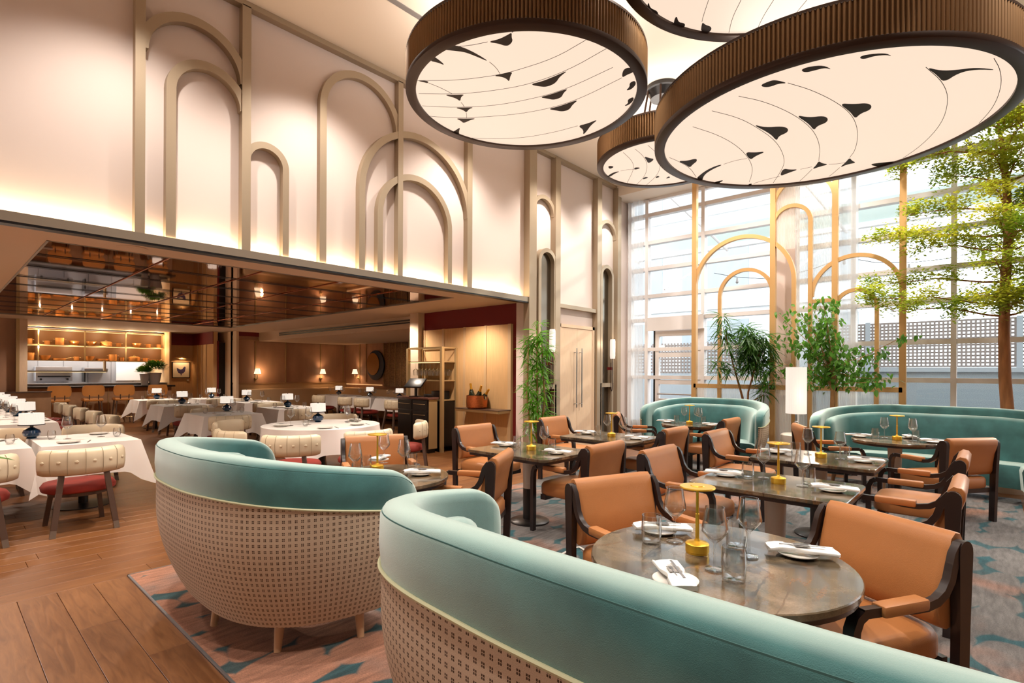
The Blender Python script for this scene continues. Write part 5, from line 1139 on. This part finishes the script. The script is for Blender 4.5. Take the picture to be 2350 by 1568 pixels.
# ------------------------------------------------------------------ plants
def leafmesh(name, L_, W_, droop, mt, fold=.2):
    b_ = MB(); n = 5; top = []
    for k in range(n+1):
        t_ = k/n; w_ = W_*math.sin(PI*min(1, t_*.93+.07))**.8*(1 if t_ < .95 else .2); x = L_*t_; z = -droop*L_*t_*t_
        top.append([(x, -w_, z+fold*w_), (x, 0, z), (x, w_, z+fold*w_)])
    b_.rings(top, closed=False, cap=(False, False)); return b_.data(name, mt, True, 80)
def put_leaf(parent, me, p, az, el, s, rnd):
    o = bpy.data.objects.new('leaf', me); C.objects.link(o); o.location = p; o.rotation_mode = 'XYZ'; o.rotation_euler = ((rnd.random()-.5)*.9, -el, az); o.scale = (s, s, s); par(o, parent)
def bake_leaf(b_, L_, W_, p, az, el, s, rnd, droop):
    M_ = Matrix.Translation(p) @ Matrix.Rotation(az, 4, 'Z') @ Matrix.Rotation(-el, 4, 'Y') @ Matrix.Rotation((rnd.random()-.5)*.9, 4, 'X') @ Matrix.Scale(s, 4)
    P = [(0, 0, 0), (L_*.35, -W_, -droop*L_*.12), (L_*.35, W_, -droop*L_*.12), (L_*.75, -W_*.6, -droop*L_*.56), (L_*.75, W_*.6, -droop*L_*.56), (L_, 0, -droop*L_)]
    b_.add([M_ @ Vector(q) for q in P], [(0, 1, 2), (1, 3, 4, 2), (3, 5, 4)])
def dracaena(name, label, x, y, z0, tufts, L_, W_, droop, mt, seed, canes, nl, potk=None):
    o = thing(name, label, 'plant', (x, y, 0)); rnd = random.Random(seed); me = leafmesh('leaf', L_, W_, droop, mt); st = MB(); extra = MB(); cnt = 0
    for cane in canes: st.tube([(a, b, c) for a, b, c, _ in cane], 0, 8, radii=[q[3] for q in cane])
    st.obj('stem', 'palebark' if mt == 'dracleaf2' else 'bark', o)
    tot = len(tufts)*nl
    for (tx_, ty_, tz, sc_) in tufts:
        for k in range(nl):
            az = rnd.random()*2*PI; el = .9-1.5*rnd.random()**.9; p = (tx_+.03*math.cos(az), ty_+.03*math.sin(az), tz+(rnd.random()-.3)*.16*sc_); s = sc_*(.7+.5*rnd.random())
            if rnd.random() < 290/tot and cnt < 290: put_leaf(o, me, p, az, el, s, rnd); cnt += 1
            else: bake_leaf(extra, L_, W_, Vector(p), az, el, s, rnd, droop)
    if extra.v: e = extra.obj('foliage', mt, o, smooth=False); e['kind'] = 'stuff'
    return o
rnd = random.Random(11)
# plant by the wall
tf = []
for k in range(34): zz_ = .55+1.55*(k/33); a = rnd.random()*6.28; r_ = .24*(1-.35*abs(k/33-.45)); tf.append((r_*math.cos(a)*rnd.random(), r_*math.sin(a)*rnd.random(), zz_, .85))
tf += [(0, .0, 2.05, .8), (.02, -.04, 2.3, .6), (-.12, .1, 2.0, .7)]
o = dracaena('potted_dracaena', 'tall bushy strap-leaved plant in a dark red planter beside the wall shelf', 6.62, 5.45, 0, tf, .24, .016, .55, 'dracleaf2', 3, [[(0, 0, .35, .02), (.03, .02, 1.2, .016), (0, 0, 2.3, .008)], [(.05, -.04, .35, .018), (.10, -.08, 1.1, .015), (.06, -.05, 2.0, .008)], [(-.05, .05, .35, .018), (-.12, .1, 1.1, .014), (-.1, .1, 2.0, .008)]], 22)
MB().lathe([(.13, 0), (.17, .36), (.155, .36), (.14, .3)], n=24).obj('planter', 'red', o)
# plant before the screen
tf = []
for k in range(32): a = rnd.random()*6.28; r_ = .08+.36*rnd.random(); zz_ = 1.5+.85*rnd.random()*(1-r_*.5); tf.append((r_*math.cos(a)*.55, r_*math.sin(a), zz_, .95))
tf += [(0, .38, 2.45, .9), (0, .36, 2.25, .9), (0, -.3, 1.15, .8), (0, -.36, 1.3, .8), (0, .0, 2.2, .9)]
o = dracaena('potted_dracaena', 'dark strap-leaved tree in front of the gold screen behind the far booth', 9.36, 3.12, 0, tf, .28, .015, .6, 'dracleaf', 5, [[(0, 0, .3, .025), (.02, .04, 1.1, .02), (0, .2, 1.7, .012), (0, .36, 2.3, .008)], [(0, -.02, .3, .022), (0, -.06, 1.2, .016), (0, -.25, 1.9, .008)], [(0, -.05, 1.0, .014), (0, -.3, 1.15, .008)]], 30)
MB().lathe([(.15, 0), (.19, .38), (.17, .38), (.16, .3)], n=24).obj('planter', 'ivory', o)
# ficus
o = thing('potted_ficus', 'broad-leaved ficus tree with pale trunk beside the white pedestal lamp', 'tree', (9.33, 1.80, 0)); rnd = random.Random(9)
st = MB().tube([(0, 0, .3), (.02, .01, .9), (0, 0, 1.5), (-.02, .04, 1.9)], 0, 10, radii=[.04, .036, .03, .014]); me = leafmesh('leaf', .085, .024, .3, 'ficleaf', .3); ex = MB(); cnt = 0
tips = []
for k in range(34):
    a = rnd.random()*6.28; r_ = .35+.62*rnd.random()**.8; z0 = 1.15+.55*rnd.random(); z1 = 1.2+1.45*rnd.random(); y1 = r_*math.sin(a); x1 = r_*math.cos(a)*.5
    y1 = y1*1.05; 
    if z1 > 2.2: y1 = y1*.55+.28
    st.tube([(0, 0, z0), (x1*.4, y1*.4, z0+(z1-z0)*.6), (x1, y1, z1)], 0, 5, radii=[.010, .006, .003]); tips.append(((0, 0, z0), (x1, y1, z1)))
st.obj('trunk', 'palebark', o)
NL = 1500
for k in range(NL):
    a_, b_ = tips[k % len(tips)]; t_ = .35+.7*rnd.random(); p = Vector(a_)*(1-t_)+Vector(b_)*t_+Vector((rnd.gauss(0, .05), rnd.gauss(0, .07), rnd.gauss(0, .05))); az = rnd.random()*6.28; el = -.2-.9*rnd.random(); s = .7+.7*rnd.random()
    if k % 5 == 0: put_leaf(o, me, p, az, el, s, rnd)
    else: bake_leaf(ex, .085, .024, p, az, el, s, rnd, .3)
e = ex.obj('foliage', 'ficleaf', o, smooth=False); e['kind'] = 'stuff'
MB().lathe([(.16, 0), (.20, .38), (.18, .38), (.16, .3)], n=24).obj('planter', 'ivory', o)
# tall layered tree
o = thing('tall_indoor_tree', 'tall thin brown-trunked tree with flat layered yellow-green foliage at far right', 'tree', (9.42, -.16, 0)); rnd = random.Random(21)
tr_ = MB().tube([(0, .02, .2), (0, .0, 1.0), (.0, .03, 1.5), (0, .04, 2.1), (.0, .03, 2.7), (0, .0, 3.3), (0, .02, 3.9), (0, .05, 4.4), (0, .12, 4.95)], 0, 12, radii=[.075, .068, .064, .058, .056, .05, .042, .032, .012]); tr_.obj('trunk', 'bark', o)
br_ = MB(); fo = MB()
def clump(c, r, n, zr):
    for _ in range(n):
        a = rnd.random()*6.28; q = r*math.sqrt(rnd.random()); p = Vector((c[0]+q*math.cos(a)*.8, c[1]+q*math.sin(a), c[2]+rnd.gauss(0, zr)))
        if p.x > .80: p.x = .80-rnd.random()*.2
        az = rnd.random()*6.28; s = .017+.014*rnd.random(); d1 = Vector((math.cos(az), math.sin(az), rnd.uniform(-.6, .6)))*s; d2 = Vector((-math.sin(az), math.cos(az), rnd.uniform(-.6, .6)))*s*.55
        fo.add([p-d1, p+d2, p+d1, p-d2], [(0, 1, 2, 3)])
for z, lo, ro in ((4.85, .5, .7), (4.55, 1.15, .8), (4.15, .6, .8), (3.80, 1.05, .9), (3.45, 1.35, .8), (3.25, 1.0, .8), (2.85, 1.45, .8), (2.55, 1.55, .8), (2.40, 1.2, .7)):
    for side, ext in ((1, lo), (-1, ro), (.2, .55), (-.3, .5)):
        az = math.atan2(side, rnd.uniform(-.35, .25) if abs(side) == 1 else rnd.choice((-1, .8))); 
        dv = Vector((math.cos(az), math.sin(az), 0)); p0 = Vector((0, .03, z-.12)); p1 = p0+dv*ext*.5+Vector((0, 0, .14)); p2 = p0+dv*ext+Vector((0, 0, .16+rnd.uniform(-.05, .08)))
        br_.tube([p0, p0*.7+p1*.3+Vector((0, 0, -.02)), p1, p2], 0, 6, radii=[.018, .014, .009, .003])
        for t_ in (.35, .5, .65, .8, .92, 1.0):
            c_ = p0*(1-t_)*(1-t_)+p1*2*t_*(1-t_)+p2*t_*t_
            for s2 in (-1, 1):
                tw = c_+Vector((rnd.uniform(-.3, .3), rnd.uniform(-.2, .2), rnd.uniform(-.02, .14))); br_.tube([c_, (c_+tw)/2+Vector((0, 0, .01)), tw], .003, 4)
                clump(tw, .15, 120 if abs(side) == 1 else 60, .055)
br_.obj('branches', 'bark', o); e = fo.obj('foliage', 'treeleaf', o, smooth=False); e['kind'] = 'stuff'
MB().lathe([(.2, 0), (.25, .4), (.22, .4), (.2, .3)], n=24).obj('planter', 'ivory', o)
# single leaf tip at the left edge of the picture
lt = place('plant_leaf', leafmesh('leaf', .22, .02, .1, 'dracleaf2'), (.16, 4.06, 1.06), rz=-.75); tag(lt, 'green pointed leaf tip poking in at the left frame edge', 'leaf')

# ------------------------------------------------------------------ outside
struct(MB().box(UW+.15, 40, -25, 25, -.15, -.02).obj('ground', 'concrete'))
gw = MB().box(14.0, 14.3, -14, 3.2, -.02, 1.56).obj('granite_wall', 'granite'); tag(gw, 'low grey speckled granite wall outside the window', 'wall'); MB().box(13.95, 14.35, -14, 3.2, 1.56, 1.655).obj('coping', 'extgrey', gw)
lf = thing('lattice_fence', 'taupe square lattice fence on the granite wall outside', 'fence', (14.1, 0, 0)); b_ = MB()
y = -9
while y < 3.2: b_.box(0, .015, y, y+.035, 1.66, 2.62); y += .072
z = 1.66
while z < 2.62: b_.box(.015, .03, -9, 3.2, z, z+.035); z += .072
e = b_.obj('lattice_slats', 'lattice', lf, smooth=False); e['kind'] = 'stuff'
for y in (-6, -3.2, -.45, 2.0): MB().box(-.03, .05, y, y+.09, 1.657, 2.65).obj('post', 'extgrey', lf)
lf2 = thing('lattice_fence', 'small lattice panel seen through the glazed door outside', 'fence', (15.0, 0, 0)); b_ = MB(); y = 4.5
while y < 9.5: b_.box(0, .015, y, y+.05, 1.5, 2.4); y += .1
z = 1.5
while z < 2.4: b_.box(.015, .03, 4.5, 9.5, z, z+.05); z += .1
e = b_.obj('lattice_slats', 'lattice', lf2, smooth=False); e['kind'] = 'stuff'
MB().box(-.1, .1, 4.4, 9.6, -.02, 1.5).obj('base_wall', 'extgrey', lf2)
bd = thing('office_building', 'pale modern building with grey windows across the street', 'building', (0, 0, 0))
MB().box(19, 20, 2.0, 24, -.02, 14).obj('wall', 'extwhite', bd)
for i in range(6):
    for k in range(4): MB().box(18.96, 19, 3+i*3.2, 5.4+i*3.2, 1.2+k*3.2, 3.4+k*3.2).obj('window', 'extgrey', bd)
MB().box(18.9, 19, 2, 24, 3.8, 4.2).box(18.9, 19, 2, 24, 7.2, 7.6).obj('band', 'extwhite', bd)
bd2 = thing('glass_canopy', 'white steel and pale green glass canopy above the terrace outside', 'canopy', (0, 0, 0))
MB().box(12.6, 12.65, -6, 8, 4.55, 5.0).obj('glass_band', 'extgreen', bd2)
for y in (7.5, 5.2, 2.8, .4, -2): MB().tube([(10.6, y, 5.4), (12.6, y-.6, 4.4)], .03, 6).tube([(10.6, y, 3.3), (12.6, y-.4, 4.3)], .02, 6).obj('strut', 'winframe', bd2)
MB().box(12.55, 12.7, -6, 8, 4.45, 4.55).obj('beam', 'winframe', bd2)
sl = thing('string_lights', 'string of small bulbs strung outside the window', 'string lights', (0, 0, 0)); b_ = MB(); pth = [(11.8, 4.6-.5*k, 3.75-.25*math.sin(k*PI/5) if k < 6 else 3.7-.2*math.sin((k-5)*PI/5)) for k in range(11)]
MB().tube(pth, .006, 5).obj('wire', 'black', sl)
for p in pth[1::2]: MB().lathe([(.015, -.02), (.02, -.06), (.035, -.11), (.001, -.15)], p, 10).obj('bulb', 'stoneware', sl)
gr = thing('outdoor_grill', 'dark steel appliance standing on the terrace outside', 'appliance', (12.6, 3.3, 0)); MB().rbox(-.3, .3, -.5, .5, .1, 1.3, .03).obj('body', 'black', gr); MB().rbox(-.32, .3, -.5, .5, 1.35, 1.6, .05).obj('lid', 'steel', gr)
for yy in (-.42, .42): MB().cyl(-.2, yy, -.02, .1, .04).obj('caster', 'black', gr)
